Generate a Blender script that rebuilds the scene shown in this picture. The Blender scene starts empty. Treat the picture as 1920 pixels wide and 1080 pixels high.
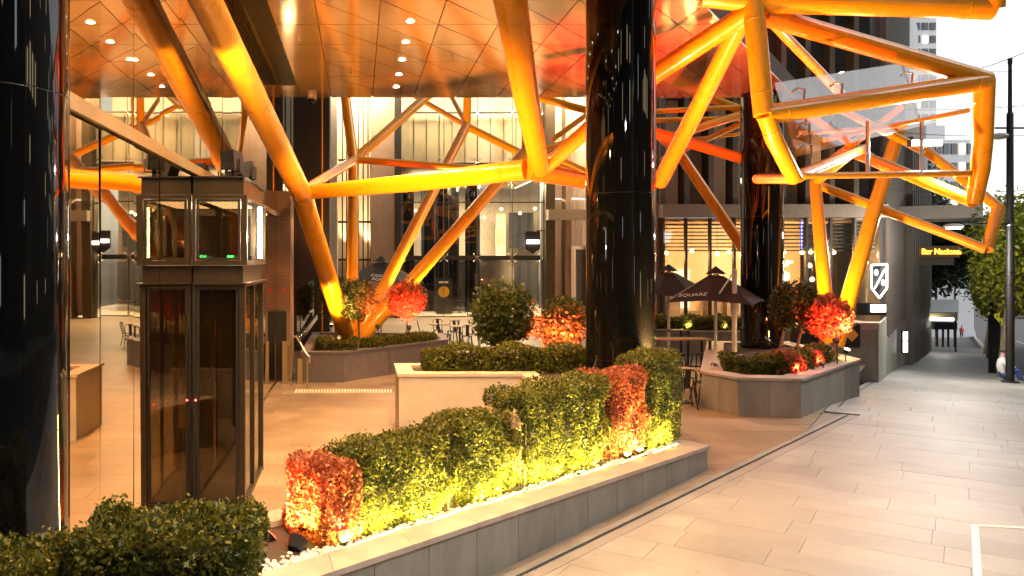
import bpy, math, random
import numpy as np
from mathutils import Vector, Matrix
random.seed(7); RNG = np.random.default_rng(7)
SC = bpy.context.scene
COL = SC.collection
# ------------------------------------------------------------------ camera, sky, sun, exposure
F, CX, CY, CH = 1500.0, 673.0, 487.0, 3.2
cam = bpy.data.cameras.new('camera'); cam_o = bpy.data.objects.new('camera', cam); COL.objects.link(cam_o)
cam.sensor_width = 36; cam.lens = 36 * F / 1920; cam.clip_end = 3000; cam.clip_start = 0.1
cam.shift_x = (960 - CX) / 1920; cam.shift_y = -(540 - CY) / 1920
cam_o.location = (0, 0, CH); cam_o.rotation_euler = (math.pi / 2, 0, 0)
SC.camera = cam_o
SUN_EL, SUN_AZ = math.radians(7), math.radians(105)     # azimuth clockwise from +Y
w = bpy.data.worlds.new('World'); SC.world = w; w.use_nodes = True
nt = w.node_tree; bg = nt.nodes['Background']
sky = nt.nodes.new('ShaderNodeTexSky'); sky.sky_type = 'NISHITA'; sky.sun_disc = False
sky.sun_elevation = SUN_EL; sky.sun_rotation = SUN_AZ; sky.dust_density = 2.0; sky.ozone_density = 1.0; sky.air_density = 1.0
hs_ = nt.nodes.new('ShaderNodeHueSaturation'); hs_.inputs['Saturation'].default_value = .15; hs_.inputs['Value'].default_value = 1.5
nt.links.new(sky.outputs[0], hs_.inputs['Color']); nt.links.new(hs_.outputs[0], bg.inputs[0]); bg.inputs[1].default_value = 0.15
sun = bpy.data.lights.new('sun', 'SUN'); sun.energy = 0.5; sun.angle = math.radians(30); sun.color = (1, .95, .88)
so = bpy.data.objects.new('sun', sun); COL.objects.link(so)
sd = Vector((math.sin(SUN_AZ) * math.cos(.5), math.cos(SUN_AZ) * math.cos(.5), math.sin(.5)))
so.rotation_euler = sd.to_track_quat('Z', 'Y').to_euler()
SC.view_settings.view_transform = 'Standard'; SC.view_settings.look = 'None'
SC.view_settings.exposure = 1.3; SC.view_settings.gamma = 1
SC.render.engine = 'CYCLES'
SC.cycles.use_denoising = True
try: SC.cycles.denoiser = 'OPENIMAGEDENOISE'
except Exception: pass
SC.cycles.max_bounces = 6; SC.cycles.diffuse_bounces = 3; SC.cycles.glossy_bounces = 4
SC.cycles.transparent_max_bounces = 12; SC.cycles.transmission_bounces = 4
SC.cycles.sample_clamp_indirect = 4.0; SC.cycles.caustics_reflective = False; SC.cycles.caustics_refractive = False

# ------------------------------------------------------------------ helpers
def at(px, py, Z):
    return Vector(((px - CX) * Z / F, Z, CH - (py - CY) * Z / F))
O2 = Vector((10.1, 16.5)); ES = Vector((.6, .8)); ET = Vector((.8, -.6))
def st(s, t): p = O2 + ES * s + ET * t; return p.x, p.y
def to_st(x, y): d = Vector((x, y)) - O2; return d.dot(ES), d.dot(ET)
def hgt(s):
    if s <= 0: return 0.0
    if s < 4: return -.009 * s * s
    if s < 50: return -.144 - .072 * (s - 4)
    if s < 130: return -3.456 - .06 * (s - 50)
    return -8.256 - .01 * (s - 130)
def gz(x, y):
    s, t = to_st(x, y)
    return hgt(s) if t > -.6 else 0.0

class MB:
    def __init__(self): self.v = []; self.f = []
    def add(self, vs, fs):
        b = len(self.v); self.v += [tuple(v) for v in vs]; self.f += [tuple(i + b for i in f) for f in fs]; return self
    def box(self, x0, x1, y0, y1, z0, z1):
        vs = [(x0,y0,z0),(x1,y0,z0),(x1,y1,z0),(x0,y1,z0),(x0,y0,z1),(x1,y0,z1),(x1,y1,z1),(x0,y1,z1)]
        return self.add(vs, [(3,2,1,0),(4,5,6,7),(0,1,5,4),(1,2,6,5),(2,3,7,6),(3,0,4,7)])
    def obox(self, p0, p1, wid, z0, z1):       # box along a plan segment
        a = Vector(p0[:2]); b = Vector(p1[:2]); d = (b - a).normalized(); n = Vector((-d.y, d.x)) * wid / 2
        q = [a - n, b - n, b + n, a + n]
        return self.add([(p.x,p.y,z0) for p in q] + [(p.x,p.y,z1) for p in q], [(3,2,1,0),(4,5,6,7),(0,1,5,4),(1,2,6,5),(2,3,7,6),(3,0,4,7)])
    def prism(self, poly, z0, z1, zt=None):
        n = len(poly); zt = zt or [z1] * n
        vs = [(p[0],p[1],z0) for p in poly] + [(p[0],p[1],zt[i]) for i, p in enumerate(poly)]
        return self.add(vs, [tuple(range(n))[::-1], tuple(range(n, 2*n))] + [(i,(i+1)%n,(i+1)%n+n,i+n) for i in range(n)])
    def tube(self, p0, p1, r0, r1=None, n=12, caps=True):
        return self.path([p0, p1], [r0, r0 if r1 is None else r1], n, caps)
    def path(self, pts, rs, n=12, caps=True):
        pts = [Vector(p) for p in pts]
        if not hasattr(rs, '__len__'): rs = [rs] * len(pts)
        vs = []; up = None
        for i, p in enumerate(pts):
            a = pts[max(i-1,0)]; b = pts[min(i+1,len(pts)-1)]; d = (b - a).normalized()
            if up is None: up = Vector((0,0,1)) if abs(d.z) < .9 else Vector((1,0,0))
            u = d.cross(up); u = u.normalized() if u.length > 1e-4 else d.orthogonal().normalized()
            v = u.cross(d).normalized(); up = v
            for k in range(n):
                a_ = 2*math.pi*k/n; vs.append(p + (u*math.cos(a_) + v*math.sin(a_)) * rs[i])
        fs = [(i*n+k, i*n+(k+1)%n, (i+1)*n+(k+1)%n, (i+1)*n+k) for i in range(len(pts)-1) for k in range(n)]
        if caps: fs += [tuple(range(n))[::-1], tuple(range((len(pts)-1)*n, len(pts)*n))]
        return self.add(vs, fs)
    def ball(self, c, r, nu=12, nv=8, sz=1.0):
        c = Vector(c); vs = [c + Vector((0,0,r*sz))]
        for j in range(1, nv):
            th = math.pi*j/nv
            for k in range(nu):
                ph = 2*math.pi*k/nu; vs.append(c + Vector((r*math.sin(th)*math.cos(ph), r*math.sin(th)*math.sin(ph), r*sz*math.cos(th))))
        vs.append(c - Vector((0,0,r*sz))); L = len(vs) - 1
        fs = [(0,1+k,1+(k+1)%nu) for k in range(nu)]
        for j in range(nv-2):
            for k in range(nu): fs.append((1+j*nu+k, 1+(j+1)*nu+k, 1+(j+1)*nu+(k+1)%nu, 1+j*nu+(k+1)%nu))
        fs += [(L, 1+(nv-2)*nu+(k+1)%nu, 1+(nv-2)*nu+k) for k in range(nu)]
        return self.add(vs, fs)
    def plate(self, pts, th):                  # planar polygon with thickness
        pts = [Vector(p) for p in pts]; nrm = (pts[1]-pts[0]).cross(pts[2]-pts[0]).normalized() * th
        n = len(pts); vs = pts + [p + nrm for p in pts]
        return self.add(vs, [tuple(range(n))[::-1], tuple(range(n,2*n))] + [(i,(i+1)%n,(i+1)%n+n,i+n) for i in range(n)])
    def build(self, name, m, parent=None, smooth=False, local=False):
        me = bpy.data.meshes.new(name)
        o = world_loc(parent) if (parent is not None and not local) else Vector((0,0,0))
        me.from_pydata([(v[0]-o.x, v[1]-o.y, v[2]-o.z) for v in self.v], [], self.f)
        return link(name, me, m, parent, smooth)
def link(name, me, m, parent=None, smooth=False):
    me.materials.append(MAT[m])
    if smooth:
        me.polygons.foreach_set('use_smooth', [True]*len(me.polygons))
        try: me.set_sharp_from_angle(angle=math.radians(40))
        except Exception: pass
    ob = bpy.data.objects.new(name, me); COL.objects.link(ob)
    if parent is not None: ob.parent = parent
    return ob
def world_loc(o):
    l = Vector((0,0,0))
    while o is not None: l = l + o.location; o = o.parent
    return l
def thing(name, label, cat, loc=(0,0,0), group=None, rz=0):
    o = bpy.data.objects.new(name, None); COL.objects.link(o); o.location = loc; o.rotation_euler = (0,0,rz)
    o.empty_display_size = .1
    return tag(o, label, cat, group)
def tag(o, label, cat, group=None):
    o['label'] = label; o['category'] = cat
    if group: o['group'] = group
    return o
def struct(o): o['kind'] = 'structure'; return o
def copy_tree(o, parent=None):
    c = o.copy(); COL.objects.link(c); c.parent = parent
    for ch in list(o.children): copy_tree(ch, c)
    return c
def sub(o, parent): o.parent = parent; return o
def lamp(kind, loc, power, color, parent=None, size=.1, aim=None, angle=None, sizey=None, blend=.6):
    l = bpy.data.lights.new('lamp', kind); l.energy = power; l.color = color
    if kind == 'AREA':
        l.size = size
        if sizey: l.shape = 'RECTANGLE'; l.size_y = sizey
    else: l.shadow_soft_size = size
    if kind == 'SPOT': l.spot_size = math.radians(angle or 90); l.spot_blend = blend
    o = bpy.data.objects.new('lamp', l); COL.objects.link(o); o.location = loc
    if aim is not None: o.rotation_euler = (Vector(loc) - Vector(aim)).to_track_quat('Z', 'Y').to_euler()
    return o
def clip(poly, a, b, c):                        # keep a*x+b*y<=c
    out = []
    for i in range(len(poly)):
        p, q = poly[i], poly[(i+1) % len(poly)]; dp = a*p[0]+b*p[1]-c; dq = a*q[0]+b*q[1]-c
        if dp <= 0: out.append(p)
        if (dp < 0 < dq) or (dq < 0 < dp):
            k = dp/(dp-dq); out.append((p[0]+(q[0]-p[0])*k, p[1]+(q[1]-p[1])*k))
    return out
def inset(poly, d):                             # offset a CCW polygon inwards
    n = len(poly); out = []
    for i in range(n):
        p0, p1, p2 = Vector(poly[i-1]), Vector(poly[i]), Vector(poly[(i+1) % n])
        a = (p1-p0).normalized(); b = (p2-p1).normalized(); na = Vector((-a.y,a.x)); nb = Vector((-b.y,b.x))
        m = (na+nb).normalized(); out.append(tuple(p1 + m * d / max(.3, m.dot(na))))
    return out
def area2(poly): return sum(poly[i][0]*poly[(i+1)%len(poly)][1]-poly[(i+1)%len(poly)][0]*poly[i][1] for i in range(len(poly)))/2

# ------------------------------------------------------------------ materials
MAT = {}
def mat(name, col, rough=.5, *a_, spots=0, **k_):
    m = mat0(name, col, rough, *a_, **k_)
    if spots:
        n = m.node_tree.nodes; L = m.node_tree.links; b = n['Principled BSDF']; old = b.inputs['Base Color'].links[0].from_socket
        g = n.new('ShaderNodeNewGeometry'); v = n.new('ShaderNodeTexVoronoi'); v.inputs['Scale'].default_value = 2.6; L.new(g.outputs['Position'], v.inputs['Vector'])
        lt_ = n.new('ShaderNodeMapRange'); lt_.inputs[1].default_value = .035; lt_.inputs[2].default_value = .06; lt_.inputs[3].default_value = 1-spots; lt_.inputs[4].default_value = 1; L.new(v.outputs['Distance'], lt_.inputs[0])
        t = n.new('ShaderNodeTexNoise'); t.inputs['Scale'].default_value = .45; t.inputs['Detail'].default_value = 5; t.inputs['Distortion'].default_value = .8; L.new(g.outputs['Position'], t.inputs[0])
        r = n.new('ShaderNodeMapRange'); r.inputs[1].default_value = .35; r.inputs[2].default_value = .65; r.inputs[3].default_value = .80; r.inputs[4].default_value = 1.12; L.new(t.outputs[0], r.inputs[0])
        mu = n.new('ShaderNodeMath'); mu.operation = 'MULTIPLY'; L.new(lt_.outputs[0], mu.inputs[0]); L.new(r.outputs[0], mu.inputs[1])
        sc_ = n.new('ShaderNodeVectorMath'); sc_.operation = 'SCALE'; L.new(old, sc_.inputs[0]); L.new(mu.outputs[0], sc_.inputs['Scale']); L.new(sc_.outputs[0], b.inputs['Base Color'])
    return m
def mat0(name, col, rough=.5, metal=0, var=.0, scale=6, bump=0, bscale=40, coat=0, objrand=0, emit=None, es=0, alpha=None, spec=.5, stretch=None, trans=0):
    m = bpy.data.materials.new(name); m.use_nodes = True; n = m.node_tree.nodes; L = m.node_tree.links
    b = n['Principled BSDF']; b.inputs['Roughness'].default_value = rough; b.inputs['Metallic'].default_value = metal
    b.inputs['Base Color'].default_value = (*col, 1); b.inputs['Coat Weight'].default_value = coat; b.inputs['Coat Roughness'].default_value = .08
    b.inputs['Specular IOR Level'].default_value = spec; b.inputs['Transmission Weight'].default_value = trans
    src = None
    if var or bump:
        tc = n.new('ShaderNodeNewGeometry'); mp = n.new('ShaderNodeMapping'); L.new(tc.outputs['Position'], mp.inputs[0])
        if stretch: mp.inputs['Scale'].default_value = stretch
    if var:
        t = n.new('ShaderNodeTexNoise'); t.inputs['Scale'].default_value = scale; t.inputs['Detail'].default_value = 6; t.inputs['Roughness'].default_value = .65
        L.new(mp.outputs[0], t.inputs[0]); r = n.new('ShaderNodeMapRange'); r.inputs[1].default_value = .3; r.inputs[2].default_value = .7
        r.inputs[3].default_value = 1-var; r.inputs[4].default_value = 1+var; L.new(t.outputs[0], r.inputs[0]); src = r.outputs[0]
        rr = n.new('ShaderNodeMapRange'); rr.inputs[1].default_value = .3; rr.inputs[2].default_value = .7; rr.inputs[3].default_value = max(.02, rough-.1*min(1,var*4)); rr.inputs[4].default_value = rough+.08*min(1,var*4)
        L.new(t.outputs[0], rr.inputs[0]); L.new(rr.outputs[0], b.inputs['Roughness'])
    if objrand:
        oi = n.new('ShaderNodeObjectInfo'); r = n.new('ShaderNodeMapRange'); r.inputs[3].default_value = 1-objrand; r.inputs[4].default_value = 1+objrand
        L.new(oi.outputs['Random'], r.inputs[0])
        if src is not None:
            mu = n.new('ShaderNodeMath'); mu.operation = 'MULTIPLY'; L.new(src, mu.inputs[0]); L.new(r.outputs[0], mu.inputs[1]); src = mu.outputs[0]
        else: src = r.outputs[0]
    if src is not None:
        v = n.new('ShaderNodeVectorMath'); v.operation = 'SCALE'; v.inputs[0].default_value = col; L.new(src, v.inputs['Scale']); L.new(v.outputs[0], b.inputs['Base Color'])
    if bump:
        t2 = n.new('ShaderNodeTexNoise'); t2.inputs['Scale'].default_value = bscale; t2.inputs['Detail'].default_value = 4; L.new(mp.outputs[0], t2.inputs[0])
        bp = n.new('ShaderNodeBump'); bp.inputs['Strength'].default_value = bump; bp.inputs['Distance'].default_value = .02; L.new(t2.outputs[0], bp.inputs['Height']); L.new(bp.outputs[0], b.inputs['Normal'])
    if emit: b.inputs['Emission Color'].default_value = (*emit, 1); b.inputs['Emission Strength'].default_value = es
    if alpha is not None: b.inputs['Alpha'].default_value = alpha
    MAT[name] = m; return m
def glass(name, tint, refl=.12, rough=.02, gcol=(1,1,1)):
    m = bpy.data.materials.new(name); m.use_nodes = True; n = m.node_tree.nodes; L = m.node_tree.links; n.clear()
    o = n.new('ShaderNodeOutputMaterial'); t = n.new('ShaderNodeBsdfTransparent'); t.inputs[0].default_value = (*tint,1)
    g = n.new('ShaderNodeBsdfGlossy'); g.inputs['Roughness'].default_value = rough; g.inputs[0].default_value = (*gcol,1)
    lw = n.new('ShaderNodeLayerWeight'); lw.inputs[0].default_value = .5; pw = n.new('ShaderNodeMath'); pw.operation = 'POWER'; pw.inputs[1].default_value = 5; L.new(lw.outputs['Facing'], pw.inputs[0])
    a = n.new('ShaderNodeMath'); a.operation = 'MULTIPLY_ADD'; a.use_clamp = True; a.inputs[1].default_value = .6; a.inputs[2].default_value = refl+.03
    L.new(pw.outputs[0], a.inputs[0]); x = n.new('ShaderNodeMixShader'); L.new(a.outputs[0], x.inputs[0]); L.new(t.outputs[0], x.inputs[1]); L.new(g.outputs[0], x.inputs[2]); L.new(x.outputs[0], o.inputs[0])
    MAT[name] = m
def leafmat(name, dark, mid, light, transl=.35):
    m = bpy.data.materials.new(name); m.use_nodes = True; n = m.node_tree.nodes; L = m.node_tree.links
    b = n['Principled BSDF']; b.inputs['Roughness'].default_value = .42; b.inputs['Specular IOR Level'].default_value = .4
    a = n.new('ShaderNodeAttribute'); a.attribute_name = 'rnd'; r = n.new('ShaderNodeValToRGB')
    r.color_ramp.elements[0].color = (*dark,1); r.color_ramp.elements[1].color = (*light,1); e = r.color_ramp.elements.new(.55); e.color = (*mid,1)
    L.new(a.outputs['Fac'], r.inputs[0]); L.new(r.outputs[0], b.inputs['Base Color'])
    tr = n.new('ShaderNodeBsdfTranslucent'); L.new(r.outputs[0], tr.inputs[0]); mx = n.new('ShaderNodeMixShader'); mx.inputs[0].default_value = transl
    L.new(b.outputs[0], mx.inputs[1]); L.new(tr.outputs[0], mx.inputs[2]); L.new(mx.outputs[0], n['Material Output'].inputs[0]); MAT[name] = m
def emis(name, col, s):
    m = bpy.data.materials.new(name); m.use_nodes = True; n = m.node_tree.nodes; n.clear()
    o = n.new('ShaderNodeOutputMaterial'); e = n.new('ShaderNodeEmission'); e.inputs[0].default_value = (*col,1); e.inputs[1].default_value = s
    m.node_tree.links.new(e.outputs[0], o.inputs[0]); MAT[name] = m

mat('orange', (.90,.36,.008), .28, var=.035, scale=1.2, coat=.35, bump=.02, bscale=6, spec=.4)
mat('black_gloss', (.004,.004,.004), .03, var=.0, coat=0, bump=.012, bscale=2.0, stretch=(1,1,.15))
mat('steel', (.6,.58,.54), .25, 1, var=.08)
mat('brass_post', (.45,.36,.2), .4, .8, var=.1)
mat('bronze', (.055,.043,.028), .42, .6, var=.12, scale=8)
mat('black', (.008,.008,.008), .55, var=.1)
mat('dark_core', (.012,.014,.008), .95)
mat('soil', (.05,.035,.025), .95, var=.3, scale=20, bump=.5)
mat('stone', (.21,.205,.185), .55, var=.28, scale=2.2, stretch=(1,1,.35), bump=.12, bscale=60, objrand=.08)
mat('stone_cap', (.36,.30,.26), .5, var=.2, scale=3, bump=.08, bscale=60, objrand=.05)
mat('stone_pale', (.46,.41,.33), .6, var=.1, scale=3, bump=.08, bscale=50, objrand=.03)
mat('basalt', (.13,.12,.115), .55, var=.18, scale=5, bump=.1, bscale=60, objrand=.08)
mat('slab', (.235,.235,.228), .56, spots=.3, var=.16, scale=1.3, bump=.1, bscale=70, objrand=.10)
mat('slab_plaza', (.25,.195,.135), .36, spots=.25, var=.18, scale=1.5, bump=.1, bscale=70, objrand=.13)
mat('joint', (.2,.19,.165), .9, var=.2)
mat('asphalt', (.06,.058,.06), .8, var=.2, scale=3, bump=.3, bscale=90)
mat('kerb', (.3,.29,.27), .7, var=.15)
mat('paint_white', (.75,.74,.7), .6, var=.1, scale=15)
mat('ground', (.10,.095,.09), .9, var=.2, scale=1)
mat('soffit', (.78,.52,.30), .13, .8, var=.05, scale=1.2, bump=.05, bscale=1.1, objrand=.09)
mat('soffit_back', (.05,.035,.025), .8)
mat('mirror_glass', (.72,.58,.40), .015, 1, var=0, bump=.035, bscale=.9, objrand=.07, stretch=(1,1,.5))
mat('wall_warm', (.62,.52,.38), .7, var=.08, scale=2)
mat('wall_brown', (.24,.17,.12), .6, var=.12, scale=2)
mat('panel_grey', (.42,.36,.28), .45, var=.06, scale=1)
mat('curtain', (.66,.56,.46), .85, var=.12, scale=9, stretch=(6,6,.2))
mat('fascia', (.20,.17,.135), .5, var=.08)
mat('fin', (.10,.085,.07), .5, .3, var=.2, scale=3)
mat('timber', (.22,.12,.06), .5, var=.25, scale=4, stretch=(1,1,8))
mat('pebble', (.75,.72,.66), .6, var=.2, scale=30)
mat('trunk', (.22,.17,.11), .85, var=.35, scale=9, bump=.6, bscale=25, stretch=(1,1,.3))
mat('fabric_black', (.010,.010,.010), .85, var=.15, bump=.1, bscale=200)
mat('white_metal', (.7,.68,.66), .35, .2, var=.05)
mat('seat_wood', (.25,.12,.06), .5, var=.2, scale=8)
mat('table_wood', (.32,.22,.10), .4, var=.2, scale=6)
mat('cloth_white', (.75,.74,.72), .9, var=.05); mat('cloth_blue', (.05,.09,.25), .9, var=.1); mat('cloth_red', (.6,.08,.06), .9, var=.1)
mat('skin', (.5,.3,.22), .6); mat('hair', (.02,.015,.01), .7)
mat('sign_yellow', (.8,.75,.05), .5); mat('gold', (.75,.38,.03), .5); mat('white_print', (.8,.79,.77), .6); mat('sign_red', (.6,.03,.03), .5)
mat('tower_grey', (.36,.38,.42), .5, var=.08, scale=.2); mat('tower_dark', (.05,.055,.065), .35, var=.2, scale=.3); mat('window_dark', (.03,.035,.045), .1, var=.2)
mat('floor_lobby', (.6,.54,.42), .3, var=.06)
mat('metal_roof', (.35,.38,.37), .4, .6, var=.15, scale=6)
glass('clear_glass', (.93,.94,.9), .02); glass('canopy_glass', (.88,.86,.84), .10, .06); glass('smoke_glass', (.62,.55,.42), .05)
# fine wire mesh behind the lift's glass
def wire(name):
    m = bpy.data.materials.new(name); m.use_nodes = True; n = m.node_tree.nodes; L = m.node_tree.links; b = n['Principled BSDF']
    b.inputs['Base Color'].default_value = (.10,.085,.06,1); b.inputs['Roughness'].default_value = .5
    tc = n.new('ShaderNodeTexCoord'); sx = n.new('ShaderNodeSeparateXYZ'); L.new(tc.outputs['Object'], sx.inputs[0])
    h = n.new('ShaderNodeMath'); h.operation = 'ADD'; L.new(sx.outputs[0], h.inputs[0]); L.new(sx.outputs[1], h.inputs[1])
    outs = []
    for op in ('ADD', 'SUBTRACT'):
        a = n.new('ShaderNodeMath'); a.operation = op; L.new(h.outputs[0], a.inputs[0]); L.new(sx.outputs[2], a.inputs[1])
        k = n.new('ShaderNodeMath'); k.operation = 'MULTIPLY'; k.inputs[1].default_value = 40; L.new(a.outputs[0], k.inputs[0])
        f = n.new('ShaderNodeMath'); f.operation = 'FRACT'; L.new(k.outputs[0], f.inputs[0]); l = n.new('ShaderNodeMath'); l.operation = 'LESS_THAN'; l.inputs[1].default_value = .25; L.new(f.outputs[0], l.inputs[0]); outs.append(l)
    mx = n.new('ShaderNodeMath'); mx.operation = 'MAXIMUM'; L.new(outs[0].outputs[0], mx.inputs[0]); L.new(outs[1].outputs[0], mx.inputs[1]); L.new(mx.outputs[0], b.inputs['Alpha']); MAT[name] = m
wire('wire_mesh')
leafmat('leaf_box', (.02,.03,.004), (.095,.115,.012), (.28,.26,.04))
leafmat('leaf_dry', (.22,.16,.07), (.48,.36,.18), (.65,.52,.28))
leafmat('leaf_redlit', (.14,.03,.012), (.42,.11,.04), (.60,.26,.12))  # red of the uplights put into the leaf colour
leafmat('leaf_tree', (.02,.035,.008), (.05,.075,.016), (.13,.16,.03))
leafmat('leaf_plane', (.09,.12,.012), (.26,.30,.03), (.48,.46,.07), .5)
leafmat('leaf_dark', (.008,.014,.006), (.018,.03,.010), (.05,.065,.02))
WARM = (1,.52,.19); WARM2 = (1,.72,.42); RED = (1,.07,.03); AMBER = (1,.42,.06); YEL = (1,.72,.16); WHITE = (1,.93,.82)
emis('glow_warm', (1,.70,.36), 9); emis('glow_soft', (1,.74,.44), 2.2); emis('glow_white', (1,.93,.80), 14); emis('glow_yel', (1,.66,.08), 16)
emis('glow_red', (1,.06,.03), 8); emis('glow_sign', (1,.97,.92), 3); emis('glow_amber', (1,.36,.03), 2.2); emis('glow_green', (.1,1,.35), 3); emis('glow_blue', (.12,.12,1), 6)
emis('win_lit', (1,.75,.42), 2.0); emis('win_cool', (.8,.9,1), 1.6); emis('glow_wall', (1,.72,.40), 1.0)

# ------------------------------------------------------------------ leaves
def leaf_mesh(name, P, size, m, parent, jit=.5, outward=None):
    N = len(P)
    a = RNG.normal(size=(N,3)); a /= np.linalg.norm(a, axis=1)[:,None]
    if outward is not None: a = a*.75 + outward*.55; a /= np.linalg.norm(a, axis=1)[:,None]
    b = RNG.normal(size=(N,3)); b -= (b*a).sum(1)[:,None]*a; b /= np.linalg.norm(b, axis=1)[:,None]
    c = np.cross(a, b); s = size*(1+jit*RNG.uniform(-1,1,N))[:,None]
    V = np.empty((N,4,3)); V[:,0] = P-a*s*.5; V[:,1] = P+b*s*.28; V[:,2] = P+a*s*.5+c*s*.1; V[:,3] = P-b*s*.28
    o = world_loc(parent) if parent is not None else Vector((0,0,0))
    V = V.reshape(-1,3)-np.array(o)
    me = bpy.data.meshes.new(name); me.vertices.add(4*N); me.vertices.foreach_set('co', V.ravel().astype(np.float32))
    me.loops.add(4*N); me.loops.foreach_set('vertex_index', np.arange(4*N, dtype=np.int32)); me.polygons.add(N); me.polygons.foreach_set('loop_start', np.arange(0,4*N,4,dtype=np.int32))
    me.update(calc_edges=True)
    at_ = me.attributes.new('rnd', 'FLOAT', 'FACE'); at_.data.foreach_set('value', RNG.random(N).astype(np.float32))
    return link(name, me, m, parent)
def hedge(label, c, d, L, W, z0, z1, m, n, size, group=None, cat='hedge', name='clipped_hedge', bumpy=.05, red=None, dry_end=False):
    """a clipped block of foliage: centre line starts at c (plan), runs L along d"""
    c = Vector(c); d = Vector(d).normalized(); nn = Vector((-d.y, d.x)); mid = c + d*L/2
    t = thing(name, label, cat, (mid.x, mid.y, z0), group)
    H = z1-z0; q = RNG.uniform(-1,1,(n*3,3))
    e = 5.0; rad = (np.abs(q)**e).sum(1)**(1/e)
    q = q[(rad > .78) | (RNG.random(len(q)) < .05)][:n]; rad = (np.abs(q)**e).sum(1)**(1/e)
    k = (1/np.maximum(rad, 1e-3)); k = np.where(rad > 1, k, 1)[:,None]; q = q*k
    ph = RNG.uniform(0,6,3)
    lump = (np.sin(q[:,0]*L*3.3+ph[0])*np.sin(q[:,2]*H*5+ph[1])+np.sin(q[:,0]*L*7.1+q[:,1]*5+ph[2])*.6)*bumpy
    u = q[:,0]*(L/2)+q[:,0]*lump; v = q[:,1]*(W/2+lump); z = z0+H/2+q[:,2]*(H/2)+np.maximum(q[:,2],0)*lump*1.3
    spr = RNG.random(len(q)) < .12; z = z+np.where(spr & (q[:,2] > .6), RNG.uniform(0,.045,len(q)), 0); v = v+np.where(RNG.random(len(q)) < .08, np.sign(v)*RNG.uniform(0,.035,len(q)), 0)
    P = np.stack([mid.x+d.x*u+nn.x*v, mid.y+d.y*u+nn.y*v, z], 1)
    ow = np.stack([d.x*q[:,0]**3+nn.x*q[:,1]**3, d.y*q[:,0]**3+nn.y*q[:,1]**3, q[:,2]**3+.25], 1)
    if dry_end:
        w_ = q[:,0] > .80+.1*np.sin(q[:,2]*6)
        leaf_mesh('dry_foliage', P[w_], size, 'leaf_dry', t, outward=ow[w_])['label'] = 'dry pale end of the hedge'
        P = P[~w_]; ow = ow[~w_]
    leaf_mesh('foliage', P, size, m, t, outward=ow)
    g = .12
    mb = MB(); a0 = c+d*g; b0 = c+d*(L-g); mb.obox(a0, b0, max(.05, W-.26), z0, z1-.13); mb.build('light_block', 'dark_core', t)  # dark box added inside to block light through the leaves
    s = MB()
    for i in range(max(3, int(L*5))):
        p = c + d*RNG.uniform(.05, L-.05) + nn*RNG.uniform(-W*.42, W*.42); q2 = p + d*RNG.uniform(-.1,.1) + nn*RNG.uniform(-.08,.08)
        s.tube((p.x,p.y,z0-.03), (q2.x,q2.y,z0+H*.7), .008, .004, 5)
    s.build('stem', 'trunk', t)['kind'] = 'stuff'
    return t
def bushball(name, label, cat, base, crown_c, R, m, n, size, trunk_r=.03, group=None, clumps=26, trunks=1, limbs=5, spread=.0):
    """small tree or shrub: stems, limbs and a crown of leaf clumps"""
    base = Vector(base); cc = Vector(crown_c); R = Vector(R); t = thing(name, label, cat, base, group)
    for i in range(trunks):
        o = Vector((RNG.uniform(-spread,spread), RNG.uniform(-spread,spread), 0)) if trunks > 1 else Vector((0,0,0))
        mb = MB(); top = Vector((cc.x+o.x, cc.y+o.y, cc.z-R.z*.3)); b = base+o*.8; mid = (b+top)/2+Vector((RNG.uniform(-.03,.03), RNG.uniform(-.03,.03), 0))*(1+trunk_r*20)
        mb.path([b, mid, top], [trunk_r, trunk_r*.8, trunk_r*.55], 9)
        for k in range(limbs):
            a = 2*math.pi*(k+RNG.random()*.6)/limbs; q = b.lerp(top, .72+.25*RNG.random()); e = cc+Vector((math.cos(a)*R.x*.7, math.sin(a)*R.y*.7, R.z*RNG.uniform(-.2,.6)))
            mb.path([q, q.lerp(e,.5)+Vector((0,0,.05*R.z)), e], [trunk_r*.5, trunk_r*.33, trunk_r*.12], 6)
        mb.build('trunk', 'trunk', t, True)
    C = RNG.normal(size=(clumps,3)); C /= np.linalg.norm(C,axis=1)[:,None]; C *= (RNG.uniform(.25,1,clumps)**.5)[:,None]*.82
    idx = RNG.integers(0, clumps, n); sg = RNG.uniform(.16,.32,clumps)
    q = C[idx]+RNG.normal(size=(n,3))*sg[idx][:,None]; rr = np.linalg.norm(q,axis=1); keep = rr < 1.12+.06*RNG.normal(size=n); q = q[keep]
    P = np.array(cc)+q*np.array(R)
    leaf_mesh('crown', P, size, m, t, outward=q/np.maximum(np.linalg.norm(q,axis=1),.2)[:,None]+np.array([0,0,.3]))
    return t

def mesh_text(name, text, size, m, parent, loc, rot=(math.pi/2,0,0), ext=.01, align='CENTER', shear=0, bold=0):
    cu = bpy.data.curves.new('t', 'FONT'); cu.body = text; cu.size = size; cu.extrude = ext; cu.align_x = align; cu.align_y = 'CENTER'; cu.shear = shear; cu.offset = bold
    ob = bpy.data.objects.new('t', cu); COL.objects.link(ob); dg = bpy.context.evaluated_depsgraph_get(); dg.update()
    me = bpy.data.meshes.new_from_object(ob.evaluated_get(dg)); bpy.data.objects.remove(ob)
    me.materials.clear(); o = link(name, me, m, parent); o.location = Vector(loc)-(world_loc(parent) if parent else Vector((0,0,0))); o.rotation_euler = rot
    return o

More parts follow.
